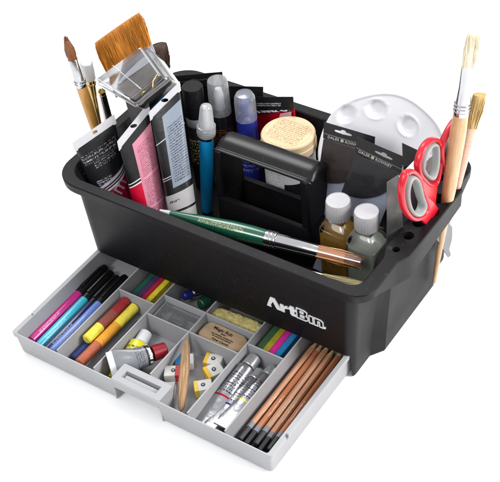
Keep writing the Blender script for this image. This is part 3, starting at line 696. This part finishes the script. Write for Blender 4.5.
# --- large acrylic tubes with hanging headers
def big_tube(top, bot, wdir, hw, r, m, label, hdr_h, mhdr, cap_m, name='acrylic_tube', hdr_w=None, hdr_slant=0, capl=.018):
    top, bot = V(top), V(bot); M = frame(bot, top-bot, wdir); L = (top-bot).length
    t = thing(name, label, 'paint tube', M); secs = []
    for i in range(15):
        k = i/14; secs.append((capl+k*(L-capl), lerp(r, hw, k**1.3), lerp(r, .0012, (k**1.7))))
    loft('body', [(capl-.004, r*.55, r*.55), (capl-.0015, r*.93, r*.93)]+secs, m, t, 40, smooth=60)
    lathe('cap', [(r*.85, 0), (r*.9, .001), (r*.9, capl-.004), (r*.85, capl-.0035)], cap_m, t, 32)
    W = hdr_w or hw
    W += .0012
    h = prism('hanging_header', [(-W, L-.0015), (W, L-.0015), (W, L+hdr_h), (-W, L+hdr_h)], -.0006, .0006, None, None, 0, smooth=0)
    h.data.transform(Matrix.Rotation(PI/2, 4, 'X'))
    wv = V(wdir); zz_ = (top-bot).normalized(); sh = wv.dot(zz_)/(wv-zz_*wv.dot(zz_)).length
    for ob in (bpy.data.objects[t.children[0].name] if False else t.children[0], h):
        for v in ob.data.vertices:
            if v.co.z > capl: v.co.z += sh*v.co.x*((min(v.co.z, L)-capl)/(L-capl))
    c1 = loft('c', [(-.01, .0042, .0022), (.01, .0042, .0022)], None, n=20, smooth=0); c1.data.transform(Matrix.Translation((0, 0, L+hdr_h*.55)) @ Matrix.Rotation(PI/2, 4, 'X'))
    cut(h, [c1]); h.data.materials.clear(); h.data.materials.append(mhdr); h.parent = t
    return t
# UV on tubes: u .5..1 is the camera side when wdir points right in the picture
BLK = (.009, .009, .010)
mA = mat('tube_black_crimson', BLK, .28, coat=.25, var=(60, .1), bump=(35, .0012), layers=[
    dict(v=(-1, .28), slant=-.26, col=srgb(168, 16, 62)),
    dict(v=(.28, .30), slant=-.26, col=(.75, .72, .75)), dict(v=(.315, .325), slant=-.26, col=(.6, .6, .65)), dict(v=(.34, .37), slant=-.26, col=(.5, .45, .55)),
    dict(u=(.56, .92), v=(.80, .90), rows=28, chars=120, ink=(.24, .22, .25), th=.52), dict(u=(.66, .86), v=(.73, .79), rows=36, chars=120, ink=(.25, .25, .28), th=.52),
    dict(u=(.62, .76), v=(.55, .61), rows=44, chars=140, ink=(.35, .35, .38), th=.5)])
HW_ = mat('white_header', (.60, .59, .62), .5, var=(40, .04))
big_tube(((at(76, 150, y=.033)+at(115, 123, y=.083))/2), (.056, .046, FL), at(115, 123, y=.083)-at(76, 150, y=.033), .0275, .019, mA,
         'black tube with crimson band leaning in the front left corner of the tote', .010, HW_, BLACKG)
Mx = bpy.data.objects['acrylic_tube'].matrix_world
tA = bpy.data.objects['acrylic_tube']
o = txt('print', 'im', Matrix.Rotation(math.radians(38), 4, 'Z') @ Matrix.Translation((.0, .0, 0)), .030, mat('silver_ink', (.5, .46, .5), .4), tA, .0001, bold=.0001, sx=.8)
for v in o.data.vertices:
    x, z = v.co.x+.004, v.co.y+.070; rx, ry = .0205, .0165
    v.co = (x, -ry*math.sqrt(max(0, 1-(x/rx)**2))-.0012-v.co.z, z)

mB = mat('tube_red_pink', srgb(200, 10, 50), .3, coat=.2, bump=(35, .0010), layers=[
    dict(v=(.60, 2), col=BLK), dict(v=(.60, .612), col=(.8, .78, .8)), dict(v=(.63, .64), col=(.8, .78, .8)),
    dict(u=(.70, .985), v=(.06, .93), col=srgb(208, 134, 154)), dict(u=(.73, .96), v=(.10, .87), rows=64, chars=170, ink=srgb(125, 45, 70), th=.5),
    dict(u=(.73, .985), v=(.36, .375), col=srgb(232, 150, 172)), dict(u=(.73, .985), v=(.60, .615), col=srgb(232, 150, 172))])
hB = mat('white_red_header', (.62, .61, .64), .5, var=(40, .04), layers=[dict(v=(-1, .42), col=srgb(205, 30, 50))])
big_tube((at(122, 146, y=.060)+at(147, 115, y=.097))/2, (.116, .037, FL), at(147, 115, y=.097)-at(122, 146, y=.060), .0212, .0178, mB,
         'red and black tube with pink printed label beside the crimson banded tube', .010, HW_, BLACKG)
mC = mat('tube_black_grey', BLK, .3, coat=.15, bump=(30, .0010), layers=[
    dict(v=(.80, .808), col=(.5, .5, .52)), dict(v=(.55, .557), u=(.5, .78), col=(.5, .5, .52)), dict(v=(.535, .54), u=(.5, .78), col=(.5, .5, .52)),
    dict(u=(.70, .96), v=(.47, .95), col=srgb(138, 148, 162)), dict(u=(.73, .94), v=(.50, .86), rows=60, chars=170, ink=(.03, .03, .05), th=.49),
    dict(v=(.20, .44), col=srgb(176, 174, 174)), dict(v=(.305, .32), col=BLK), dict(v=(.43, .445), col=BLK), dict(v=(.37, .40), u=(.62, .75), rows=40, chars=60, ink=(.05, .05, .05))])
big_tube((at(151, 119, y=.090)+at(180, 90, y=.122))/2, (.158, .043, FL), at(180, 90, y=.122)-at(151, 119, y=.090), .0188, .0160, mC,
         'black tube with pale blue grey printed label behind the pink labelled tube', .009, HW_, mat('clear_grey_cap', (.6, .6, .62), .3))

# --- upright bottles at the back left
def upright(px, py, y, r, secs, name, label, cat):
    p = at(px, py, y=y); t = thing(name, label, cat, (p.x, p.y, FL)); h = p.z-FL
    for nm, pr, m in secs: lathe(nm, [(r*a, (h+zz if zz <= 0 else zz-.000)) for a, zz in pr], m, t, 36)
    return t
LBL = mat('dark_bottle_label', (.015, .012, .012), .35, coat=.3, layers=[dict(v=(.55, .8), rows=24, chars=120, ink=srgb(180, 90, 40), th=.55), dict(v=(.2, .5), rows=30, chars=60, ink=(.4, .35, .3), th=.55)])
upright(192, 86, .172, .0122, [('body', [(.9, .0005), (1, .002), (1, -.052), (.9, -.050)], mat('black_can', (.012, .012, .013), .3, coat=.4, layers=[dict(v=(.4, .8), rows=20, chars=50, ink=(.4, .32, .1), th=.55)])),
    ('collar', [(.99, -.054), (1.01, -.0535), (1.01, -.0425), (.99, -.042)], mat('grey_collar', (.35, .35, .36), .3, metal=.3)), ('cap', [(1.0, -.0415), (1.04, -.041), (1.04, -.0015), (.98, 0), (.2, 0.0)], BLACK)],
    'marker_can', 'black cylindrical can with black cap and grey collar', 'spray can')
bot = upright(217, 80, .186, .0125, [('body', [(.9, .0005), (1.02, .002), (1.02, -.046), (.7, -.043), (.5, -.041)], LBL), ('nozzle', [(.45, -.041), (.45, -.020), (.3, -.012)], WHITE),
    ('cap', [(1.03, -.046), (1.03, -.020), (.97, -.002), (.90, 0), (.1, 0)], MILKY)], 'pump_bottle', 'dark bottle with tall frosted clear cap beside the black can', 'bottle')
upright(244, 93, .192, .0125, [('body', [(.9, .0005), (1.02, .002), (1.02, -.036), (.7, -.033), (.5, -.031)], mat('blue_bottle', srgb(35, 45, 140), .25, coat=.4, layers=[dict(v=(.3, .7), rows=16, chars=90, ink=(.4, .4, .55), th=.56)])), ('nozzle', [(.5, -.031), (.5, -.018), (.35, -.010)], mat('blue_nozzle', srgb(50, 70, 160), .4)),
    ('cap', [(1.03, -.036), (1.03, -.014), (.97, -.005), (.80, -.001), (.4, 0), (.05, 0)], MILKY)], 'pump_bottle', 'blue bottle with rounded frosted clear cap', 'bottle')
# water brush pen
tp = at(206, 105, y=.140); base = at(207, 212, y=.129); base.z = FL; Lb = (tp-base).length
t = thing('water_brush', 'bright blue water brush with clear ridged cap in front of the bottles', 'water brush', frame(base, tp-base, (1, 0, 0)))
BLU = mat('bright_blue_barrel', srgb(25, 180, 255), .28, coat=.4, var=(40, .05))
lathe('barrel', [(.0055, 0), (.0068, .002), (.0082, R1(.09)), (.0088, R1(.046)), (.0088, R1(.044))], BLU, t, 32)
lathe('collar', [(.0089, R1(.0465)), (.0094, R1(.046)), (.0094, R1(.043)), (.0089, R1(.0425))], SILVER, t, 32)
cp = lathe('cap', [(.0100, R1(.0425)), (.0107, R1(.042)), (.0107, R1(.030)), (.0096, R1(.028)), (.0072, R1(.004)), (.0060, R1(.001)), (.0045, R1(0)), (.0003, R1(0))], clear('frosted_cap', milky=.6, rough=.15, refl=.15), t, 32)
for zz in (.039, .036, .033, .029): lathe('ridge', [(.0105, R1(zz+.0006)), (.0113, R1(zz+.0003)), (.0113, R1(zz-.0003)), (.0105, R1(zz-.0006))], MILKY, cp, 32)
lathe('insert', [(.005, R1(.040)), (.004, R1(.010)), (.0015, R1(.006))], WHITE, t, 20)

# --- header cards along the back
def card_poly(P, m, name, parent, th=.0008, off=0):
    P = [V(p) for p in P]; n_ = (P[1]-P[0]).cross(P[2]-P[0]).normalized(); n_ = n_ if n_.dot(CAM-P[0]) > 0 else -n_
    Q = [p+n_*off for p in P]; k = len(Q); vs = Q+[p-n_*th for p in Q]
    I = parent.matrix_world.inverted()
    if ((Q[1]-Q[0]).cross(Q[2]-Q[0])).dot(n_) < 0: f1 = tuple(range(k-1, -1, -1)); f2 = tuple(range(k, 2*k))
    else: f1 = tuple(range(k)); f2 = tuple(range(2*k-1, k-1, -1))
    e = (Q[1]-Q[0]).normalized(); h_ = n_.cross(e); uu = [(p-Q[0]).dot(e) for p in vs]; ww = [(p-Q[0]).dot(h_) for p in vs]
    uv = [((a-min(uu))/(max(uu)-min(uu))*.999, (b_-min(ww))/(max(ww)-min(ww))) for a, b_ in zip(uu, ww)]
    uvs_flat[0] = True
    o = mk(name, [I @ p for p in vs], [f1, f2]+[(i, (i+1) % k, k+(i+1) % k, k+i) for i in range(k)], m, parent, uv, 20); uvs_flat[0] = False
    return o
CARD = mat('black_header_card', (.014, .013, .014), .42, var=(40, .2))
def euro(P, w, h, name, parent, m, plane):
    """hang slot seen as the pale surface behind the card"""
def pack(pxs, y, label, mat_low, low, name='hanging_pack'):
    pl = ((.2, y, .15), (0, -1, .06))
    P = [at(*p, plane=pl) for p in pxs]; c = sum(P, V())/len(P); t = thing(name, label, 'packet', (c.x, y, FL)); bpy.context.view_layer.update()
    card_poly(P, CARD, 'header', t)
    if low:
        Q = [at(*p, plane=pl) for p in low[:2]]; Q2 = [V((Q[1].x, y+.008, FL)), V((Q[0].x, y+.008, FL))]
        card_poly(Q+Q2, mat_low, 'pouch', t, .003, -.0012)
    return t, pl
REDP = mat('red_pouch', srgb(190, 12, 30), .35, coat=.3, var=(30, .1))
t1, pl1 = pack([(172, 76), (222, 72), (223, 84), (174, 92)], .224, 'black hanging card at the back left of the tote behind the black can', CARD, [(174, 90), (222, 84)])
t2, _ = pack([(226, 86), (263, 87), (263, 97), (226, 99)], .228, 'black hanging card at the back behind the blue bottle', CARD, [(226, 96), (262, 95)])
t3, pl3 = pack([(255, 97), (293, 97), (294, 110), (256, 115)], .222, 'red packet with black hanging header behind the blue bottle', REDP, [(256, 113), (293, 110)])
sweep('hang_slot', [t1.matrix_world.inverted() @ (at(*p, plane=pl1)+V((0, -.001, 0))) for p in ((182, 82), (190, 81), (194, 79), (199, 80), (208, 79))], .0012, .0004, (0, 1, 0), mat('slot_grey', (.05, .05, .05), .6), t1)
card_poly([at(*p, plane=pl3) for p in ((257, 102), (281, 102), (281, 106), (257, 106))], mat('header_print', BLK, .5, layers=[dict(rows=2, chars=26, ink=(.45, .45, .47), th=.45)]), 'print', t3, .0002, .0006)
card_poly([at(*p, plane=pl3) for p in ((256, 109), (290, 108), (290, 111), (256, 113))], mat('header_print', BLK, .5, layers=[dict(rows=1, chars=14, ink=(.7, .7, .72), th=.45)]), 'print', t3, .0002, .0006)
card_poly([at(*p, plane=pl3) for p in ((281, 113), (292, 111), (292, 118), (279, 120))], mat('pink_patch', srgb(215, 170, 180), .5), 'patch', t3, .0002, .0018)

# --- jar with cream lid
c = at(288, 132, y=.190); top = c.z
t = thing('jar', 'round clear jar with cream lid printed all over, behind the handle', 'jar', (c.x, c.y, FL)); h = top-FL
LIDM = mat('cream_lid', srgb(226, 200, 160), .5, var=(80, .05))
lathe('glass', [(.028, .001), (.0305, .004), (.0305, h-.022), (.027, h-.016)], clear('jar_wall', milky=.45, refl=.2), t, 40)
lathe('label_band', [(.0307, .020), (.0309, .021), (.0309, h-.026), (.0307, h-.025)], mat('jar_label', (.70, .70, .72), .5, var=(30, .1), layers=[dict(u=(.80, .90), v=(.2, .55), col=BLK), dict(u=(.6, .78), v=(.2, .8), rows=14, chars=120, ink=(.35, .35, .37), th=.54)]), t, 40)
ld = lathe('lid', [(.0315, h-.0195), (.0330, h-.019), (.0330, h-.011), (.0308, h-.0095), (.0318, h-.009), (.0322, h-.0022), (.0310, h-.0005), (.0295, h)], LIDM, t, 48)
pr = mk('lid_print', [(.0275*math.cos(2*PI*i/40), .0275*math.sin(2*PI*i/40), h+.0002) for i in range(40)], [tuple(range(40))], None, t, [(.499+.499*math.cos(2*PI*i/40), .5+.5*math.sin(2*PI*i/40)) for i in range(40)], 0)
pr.data.materials.append(mat('lid_print', srgb(226, 200, 160), .5, layers=[dict(u=(.10, .90), v=(.14, .86), rows=17, chars=64, ink=srgb(150, 115, 78), th=.5)]))
for p in pr.data.polygons:
    for li in p.loop_indices:
        v = pr.data.vertices[pr.data.loops[li].vertex_index].co; pr.data.uv_layers[0].data[li].uv = (.5+v.x/.055, .5+v.y/.055)

# --- palette, leaning at the back right
PC = at(378, 152, y=.208); PN = V((.12, -.93, .36)).normalized(); PLP = (PC, PN)
pts = []
for i in range(96):
    a = 2*PI*i/96; w_ = 1+.012*math.sin(6*a); pts.append(at(382+64*w_*math.cos(a), 151-59*w_*math.sin(a), plane=PLP))
Mp = frame(PC, PN, (1, 0, 0)); t = thing('paint_palette', 'white plastic mixing palette with round wells standing at the back right', 'palette', Mp); I = Mp.inverted()
loc = [I @ p for p in pts]; wl = [(I @ at(*p, plane=PLP), r) for p, r in (((346, 114), .0108), ((376, 109), .0112), ((408, 126), .0112), ((434, 158), .0108), ((331, 142), .0108))]
def dz(x, y, k):
    z = 0
    for (w_, r) in wl:
        d = math.hypot(x-w_.x, y-w_.y)/r
        if d < 1.25: z += -.0048*sm((1.02-d)/.45) + .0009*math.exp(-((d-1.08)/.1)**2)
    z += .0020*sm((k-.93)/.05)*(1-sm((k-.985)/.02))
    return z
vs = [(0, 0, dz(0, 0, 0))]; fs = []; NR = 46
for j in range(1, NR+1):
    k = (j/NR)**.75
    for p in loc: vs.append((p.x*k, p.y*k, dz(p.x*k, p.y*k, k)))
for i in range(96): fs.append((0, 1+i, 1+(i+1) % 96))
for j in range(NR-1):
    for i in range(96): a = 1+j*96; fs.append((a+i, a+96+i, a+96+(i+1) % 96, a+(i+1) % 96))
o = mk('tray', vs, fs, mat('palette_white', (.98, .98, 1.02), .3, spec=.5, var=(20, .015)), t, None, 80)
sd = o.modifiers.new('s', 'SOLIDIFY'); sd.thickness = .0018; sd.offset = -1

# --- two blister packs with black headers in front of it
DIMP = mat('dim_print', (.42, .42, .42), .6)
def blister(hd_px, y, nrm, low_y, label, word, body_m, txt_size, slot):
    pl = (V((.33, y, .15)), V(nrm).normalized()); P = [at(*p, plane=pl) for p in hd_px]; c = sum(P, V())/4
    M0 = frame(P[3], pl[1], P[2]-P[3]); t = thing('hanging_pack', label, 'packet', M0); bpy.context.view_layer.update(); I = M0.inverted()
    h = card_poly(P, CARD, 'header', None or t)
    W = (P[2]-P[3]).length; yd = M0.to_3x3() @ V((0, 1, 0)); Lh = (P[3]-M0.translation).length; k = (P[3].z-FL)/max(.2, yd.z)
    for nm, m_, x0, x1, y0, y1, z0, z1 in body_m(W, k):
        prism(nm, x0 if isinstance(x0, list) else [(x0, y0), (x1, y0), (x1, y1), (x0, y1)], z0, z1, m_, t, .0003)
    hh = (P[0]-P[3]).length
    txt('print', word, Matrix.Translation((W*.42, hh*.16, .0004)), txt_size, DIMP, t, .0001, bold=.00008, spacing=1.05)
    prism('card_line', [(0, hh*.30), (W, hh*.30), (W, hh*.32), (0, hh*.32)], .0001, .0004, mat('rule_line', (.4, .3, .25), .5), t)
    # euro slot cut through the card
    cs = []
    for (sx, sy, a_, b_) in slot(W, hh): cs.append(loft('c', [(-.01, a_, b_), (.01, a_, b_)], None, n=20, pw=3, smooth=0)); cs[-1].data.transform(Matrix.Translation((sx, sy, 0))); cs[-1].matrix_world = M0
    bpy.context.view_layer.update(); cut(h, cs)
    return t
BROWNC = mat('dark_brown_pigment', srgb(46, 34, 33), .4, coat=.15, var=(40, .35), bump=(60, .001))
BLKC = mat('black_pigment', (.012, .012, .014), .4, coat=.15, var=(40, .3), bump=(60, .001))
BLUEL = mat('pale_blue_label', srgb(150, 156, 172), .5, layers=[dict(rows=26, chars=64, ink=(.25, .29, .40), th=.52, u=(.05, .9), v=(.08, .8))])
def bodyA(W, k):
    arc = [(W, -.004)]+[(W*(1-.98*math.sin(i/10*PI/2)), -.004-.050*(1-math.cos((i/10)*PI/2))) for i in range(11)]
    brown = [(0.001, -.0005), (W-.001, -.0005)]+[(W*(.04+.90*math.cos(i/10*PI/2)), -.008-.044*math.sin(i/10*PI/2)) for i in range(11)]
    return [('label_paper', BLUEL, 0.002, W-.001, -k*.98, -.002, -.004, -.002), ('pouch', BROWNC, brown, 0, 0, 0, -.0018, .0015)]
blister([(324, 122), (375, 137), (374, 153), (323, 138)], .158, (.16, -.92, .3), .13, 'dark brown pigment pouch on a black hanging card against the palette', 'DALER \u25a0 ROWNEY', bodyA, .0044,
        lambda W, h: [(W*.36, h*.66, W*.17, h*.085), (W*.36, h*.70, W*.05, h*.14)])
blister([(357, 137), (404, 157), (401, 174), (355, 152)], .142, (.16, -.92, .3), .11, 'black pigment pouch on a black hanging card, in front of the brown one', 'DALER \u25a0 ROWNEY',
        lambda W, k: [(a, (BLKC if b_ is BROWNC else b_), *r) for a, b_, *r in bodyA(W, k)], .0044, lambda W, h: [(W*.55, h*.62, W*.19, h*.085), (W*.55, h*.66, W*.06, h*.14)])
pl = (V((.4, .168, .2)), V((.16, -.92, .3))); P = [at(*p, plane=pl) for p in ((402, 143), (421, 152), (421, 163), (403, 167))]
t = thing('hanging_pack', 'black hanging card half hidden behind the red scissors', 'packet', (P[3].x-.03, .176, FL)); bpy.context.view_layer.update()
card_poly(P, CARD, 'header', t); card_poly([P[3]+V((0, .001, 0)), P[2]+V((0, .001, 0)), V((.383, .182, FL)), V((.358, .182, FL))], BLKC, 'pouch', t, .0025)

# --- two bottles with white ribbed screw caps
CAPM = mat('satin_white_cap', (.55, .54, .56), .45, var=(90, .05), bump=(300, .0001))
def bottle(c, label, liq, ang):
    h = c.z-FL; t = thing('bottle', label, 'bottle', frame((c.x, c.y, FL), (0, 0, 1), (math.cos(ang), math.sin(ang), 0)), 'small white capped bottles')
    w_ = .0172; hb_ = h-.031
    loft('glass', [(0, w_*.93, w_*.93), (.0015, w_, w_), (hb_-.004, w_, w_), (hb_, w_*.9, w_*.9), (h-.0265, .0105, .0105), (h-.022, .0100, .0100)], mat('bottle_glass', (.93, .95, .92), .03, trans=1, ior=1.47), t, 40, 7, 40)
    loft('liquid', [(.0016, w_*.90, w_*.90), (hb_-.016, w_*.90, w_*.90)], liq, t, 40, 7, 40)
    # ribbed cap
    vs, fs = [], []; n = 56; R = .0138; prof = [(R*.97, h-.0225, 1), (R, h-.022, 1), (R, h-.0022, 1), (R*.95, h-.0002, 0), (R*.90, h-.0010, 0), (R*.05, h-.0010, 0)]
    for r, z, rb in prof:
        for i in range(n): a = 2*PI*i/n; q = r*(1-.05*rb*(i % 2)); vs.append((q*math.cos(a), q*math.sin(a), z))
    for j in range(len(prof)-1):
        for i in range(n): fs.append((j*n+i, j*n+(i+1) % n, (j+1)*n+(i+1) % n, (j+1)*n+i))
    fs += [tuple(range(n-1, -1, -1)), tuple((len(prof)-1)*n+i for i in range(n))]
    mk('cap', vs, fs, CAPM, t, None, 40)
amber = mat('amber_liquid', (.95, .55, .10), .05, trans=.7, ior=1.36); pale = mat('pale_liquid', (.95, 1, .90), .05, trans=.5, ior=1.36)
bottle(at(338, 200, z=.168), 'white capped bottle of amber liquid', amber, 0.03)
bottle(at(366.5, 211, z=.166), 'white capped bottle of pale clear liquid beside the amber one', pale, 0.0)

# --- scraper plate
pl = (V((.384, .10, .15)), V((.75, -.6, .1))); P = [at(*p, plane=pl) for p in ((387, 183), (399, 175), (404, 236), (387, 248))]
P = P[:2]+[V((P[2].x, P[2].y, P[2].z)), P[3]]
t = thing('scraper', 'dark grey metal scraper plate standing by the right wall of the tote', 'scraper', (P[3].x, P[3].y, FL)); bpy.context.view_layer.update()
card_poly([P[0], P[1], P[2]+(P[2]-P[1]).normalized()*.05, P[3]+(P[3]-P[0]).normalized()*.05], mat('dull_metal', (.16, .155, .15), .45, metal=.7, var=(40, .3)), 'blade', t, .0012)
# --- thin white tray edge
P = [at(397, 178, y=.135), at(401, 183, y=.133), at(446, 144, y=.190), at(438, 136, y=.192)]
t = thing('plastic_tray', 'thin white plastic tray edge running behind the red scissors', 'tray', (P[1].x, P[1].y, FL)); bpy.context.view_layer.update()
card_poly(P, WHITE, 'rim', t, .002)
Q = [P[1]+V((0, 0, -.001)), P[2]+V((0, 0, -.001)), V((P[2].x-.035, P[2].y, FL)), V((.372, P[1].y, FL))]
card_poly(Q, clear('tray_wall', milky=.3, refl=.2), 'side', t, .001)

# --- scissors with red and grey handles in the end ledge
SN = V((1, 0, 0)); SP_ = (V((.4150, .153, .150)), SN); Ms = frame((.4150, .153, .150), SN, (0, 1, 0)); 
t = thing('scissors', 'scissors with red and grey loop handles standing in the ledge', 'scissors', Ms, None); I = Ms.inverted()
def sp(l, off=0): return [(I @ at(*p, plane=SP_))+V((0, 0, off)) for p in l]
l1 = [(404, 176), (401, 190), (403, 206), (409, 216), (416, 219), (423, 215), (427, 206), (424, 196), (421, 188), (419, 179), (413, 172), (407, 172)]
hnd = thing('x', None, None); bpy.data.objects.remove(hnd)
h1 = sweep('handle_loop', smooth_path(sp(l1), 5, True), .0026, .0042, (0, 0, 1), RED, t, True, 14)
l1i = [(408, 180), (405.5, 191), (407, 204), (411, 212), (416, 214.5), (420.5, 211), (422.5, 204), (420, 196), (418, 188), (416, 181), (412, 177)]
sweep('grip_lining', smooth_path(sp(l1i), 5, True), .0021, .0056, (0, 0, 1), SOFTG, h1, True, 12)
l2 = [(423, 164), (428, 150), (435, 142), (442, 142), (445, 150), (445, 164), (443, 176), (440, 185), (434, 186), (429, 182), (424, 175)]
h2 = sweep('handle_loop', smooth_path(sp(l2, -.006), 5, True), .0026, .0042, (0, 0, 1), RED, t, True, 14)
l2i = [(427, 165), (431, 153), (436, 147), (440.5, 147), (441.5, 155), (441, 166), (439, 175), (436, 180), (431, 177), (427.5, 172)]
sweep('grip_lining', smooth_path(sp(l2i, -.006), 5, True), .0019, .0046, (0, 0, 1), SOFTG, h2, True, 12)
prism('shank', [tuple(v[:2]) for v in sp([(419, 219), (424, 195), (431, 200), (441, 213), (438, 222), (431, 227), (424, 224)])], -.003, .0026, RED, t, .0010)
prism('shank', [tuple(v[:2]) for v in sp([(426, 180), (436, 186), (441, 184), (438, 214), (432, 212), (428, 200)])], -.0085, -.0032, RED, t, .0012)
bl_ = V((.4105, .131, .150)); 
prism('blade', [tuple(v[:2]) for v in sp([(432, 224), (439, 218), (444, 231), (451, 255), (448.5, 257.5), (437, 240)])], -.0014, .0002, STEEL, t, .0002)
prism('blade', [tuple(v[:2]) for v in sp([(438, 216), (446, 216), (454, 228), (453.5, 240), (450.5, 251), (446, 238)])], -.0034, -.0018, STEEL, t, .0002)

# second pair, mostly hidden behind the flat brush
SP2 = (V((.4115, .198, .150)), SN); M2 = frame((.4115, .198, .150), SN, (0, 1, 0)); I = M2.inverted()
t = thing('scissors', 'larger red handled scissors hidden behind the wooden flat brush', 'scissors', M2)
def sp2(l, off=0): return [(I @ at(*p, plane=SP2))+V((0, 0, off)) for p in l]
lo_ = [(441, 150), (446, 134), (454, 121), (463, 113), (470, 111), (472, 122), (470, 138), (466, 156), (461, 172), (453, 180), (445, 172)]
h = sweep('handle_loop', smooth_path(sp2(lo_), 5, True), .0024, .004, (0, 0, 1), RED, t, True, 12)
li = [(446, 152), (450, 138), (457, 126), (464, 119), (467, 123), (466, 138), (462, 155), (457, 169), (451, 172)]
sweep('grip_lining', smooth_path(sp2(li), 5, True), .0019, .0044, (0, 0, 1), SOFTG, h, True, 10)
prism('shank', [tuple(v[:2]) for v in sp2([(446, 172), (460, 172), (457, 190), (452, 196), (448, 190)])], -.003, .003, RED, t, .001)
prism('blade', [tuple(v[:2]) for v in sp2([(449, 190), (456, 188), (455, 200), (452, 212), (450, 205)])], -.001, .001, STEEL, t, .0002)

# --- flat brush through the ledge, its handle tip hanging below
hole = V((.4115, .176, .147)); tp = at(474, 33, y=.196); lo = at(434, 283, y=.172)
ax = tp-lo; Lb = ax.length; xd = RT*1.0+V((0, 0, 0)); px = Lb/254.0   # metres per photo pixel along the brush
def Z(pyy): return Lb*(283-pyy)/250
brush(frame(lo, ax, V((.79, .61, 0)) ), 'flat brush with pale bristles and thick light wood handle standing in the ledge',
      [(0, .0012, .0012), (.002, .0022, .0022), (Z(245), .0034, .0034), (Z(205), .0056, .0056), (Z(180), .0076, .0076), (Z(125), .0088, .0088), (Z(104), .0080, .0080)],
      [(Z(105), .0082, .0082), (Z(101), .0083, .0083), (Z(97), .0077, .0077), (Z(80), .0068, .0052), (Z(62), .0072, .0028)],
      [(Z(63), .0070, .0026), (Z(50), .0076, .0030), (Z(40), .0072, .0024), (Z(33), .0055, .0012)], WOOD, SILVER, CREAMH, hairn=500, ribs=[Z(101.5), Z(98.5), Z(95.5)])
# fan of tan bristles behind
tp = at(481, 89, y=.212); lo = at(452, 210, y=.200); ax = tp-lo; Lb = ax.length
def Z(pyy): return Lb*(210-pyy)/121
PINKW = mat('pinkish_handle', srgb(225, 185, 165), .4, var=(60, .05), layers=[dict(v=(.2, .9), u=(0, 1), rows=40, chars=60, ink=srgb(205, 110, 105), th=.58)])
brush(frame(lo, ax, V((.79, .61, 0))), 'worn stiff brush with splayed tan bristles and pinkish handle at the far right', [(-.02, .0022, .0022), (Z(160), .0048, .003), (Z(126), .0058, .0034)],
      [(Z(128), .0059, .0035), (Z(125), .0060, .0035)], [(Z(126), .0052, .0030), (Z(108), .0064, .0036), (Z(94), .0072, .0036)], PINKW, PINKW, TANH, hairn=450)

# --- green watercolour brush lying across the front
bt = at(160, 211, z=.128); tp = at(364, 263, z=.118); ax = tp-bt; Lb = ax.length
def Z(pxx): return Lb*(pxx-160)/204
GREENM = mat('green_lacquer', srgb(22, 84, 62), .22, coat=.6, var=(20, .12), layers=[dict(u=(.16, .26), v=(.38, .80), rows=40, chars=110, swap=True, ink=(.45, .42, .22), th=.52), dict(v=(-1, .10), col=(.6, .6, .58))])
GRAD = mat('sable_tip', srgb(222, 158, 108), .35, coat=.3, var=(400, .3), stretch=(1, 1, .05), layers=[dict(v=(.62, 2), col=srgb(140, 95, 70)), dict(v=(.85, 2), col=srgb(95, 72, 64))])
brush(frame(bt, ax, UP), 'large round brush with green handle lying across the front of the tote', [(0, .0022, .0022), (Z(180), .0048, .0048), (Z(205), .0075, .0075), (Z(235), .0100, .0100), (Z(255), .0101, .0101), (Z(270), .0092, .0092)],
      [(Z(269), .0095, .0095), (Z(277), .0095, .0095), (Z(278), .0087, .0087), (Z(321), .0076, .0076)], [(Z(320), .0072, .0072), (Z(336), .0076, .0076), (Z(352), .0070, .0070), (Z(361), .0056, .0056), (Z(363), .0035, .0035)],
      GREENM, SILVER, GRAD, hairn=250, ribs=[Z(271), Z(275), Z(279)])
g_ = bpy.data.objects['paintbrush'] if False else [o for o in bpy.data.objects if o.get('label', '').startswith('large round brush with green')][0]
loft('guard_tube', [(Z(318), .0079, .0079), (Z(362), .0079, .0079)], clear('guard_plastic', tint=(.93, .93, .94), refl=.12), g_, 32, cap=(False, False))
# --- second brush under it, cream bristles
bt = at(230, 252, z=.108); tp = at(365, 287, z=.106); ax = tp-bt; Lb = ax.length
def Z(pxx): return Lb*(pxx-230)/135
brush(frame(bt, ax, UP), 'cream bristle brush lying in front of the green handled brush', [(0, .0025, .0025), (Z(262), .0035, .0035)], [(Z(261), .0038, .0038), (Z(290), .0034, .0034), (Z(325), .0034, .0042)],
      [(Z(324), .003, .0040), (Z(340), .0035, .0055), (Z(358), .0038, .0072), (Z(365), .003, .0060)], WOOD, SILVER, mat('olive_cream_hair', srgb(200, 185, 140), .5, var=(600, .2), stretch=(1, 1, .06)), hairn=300)
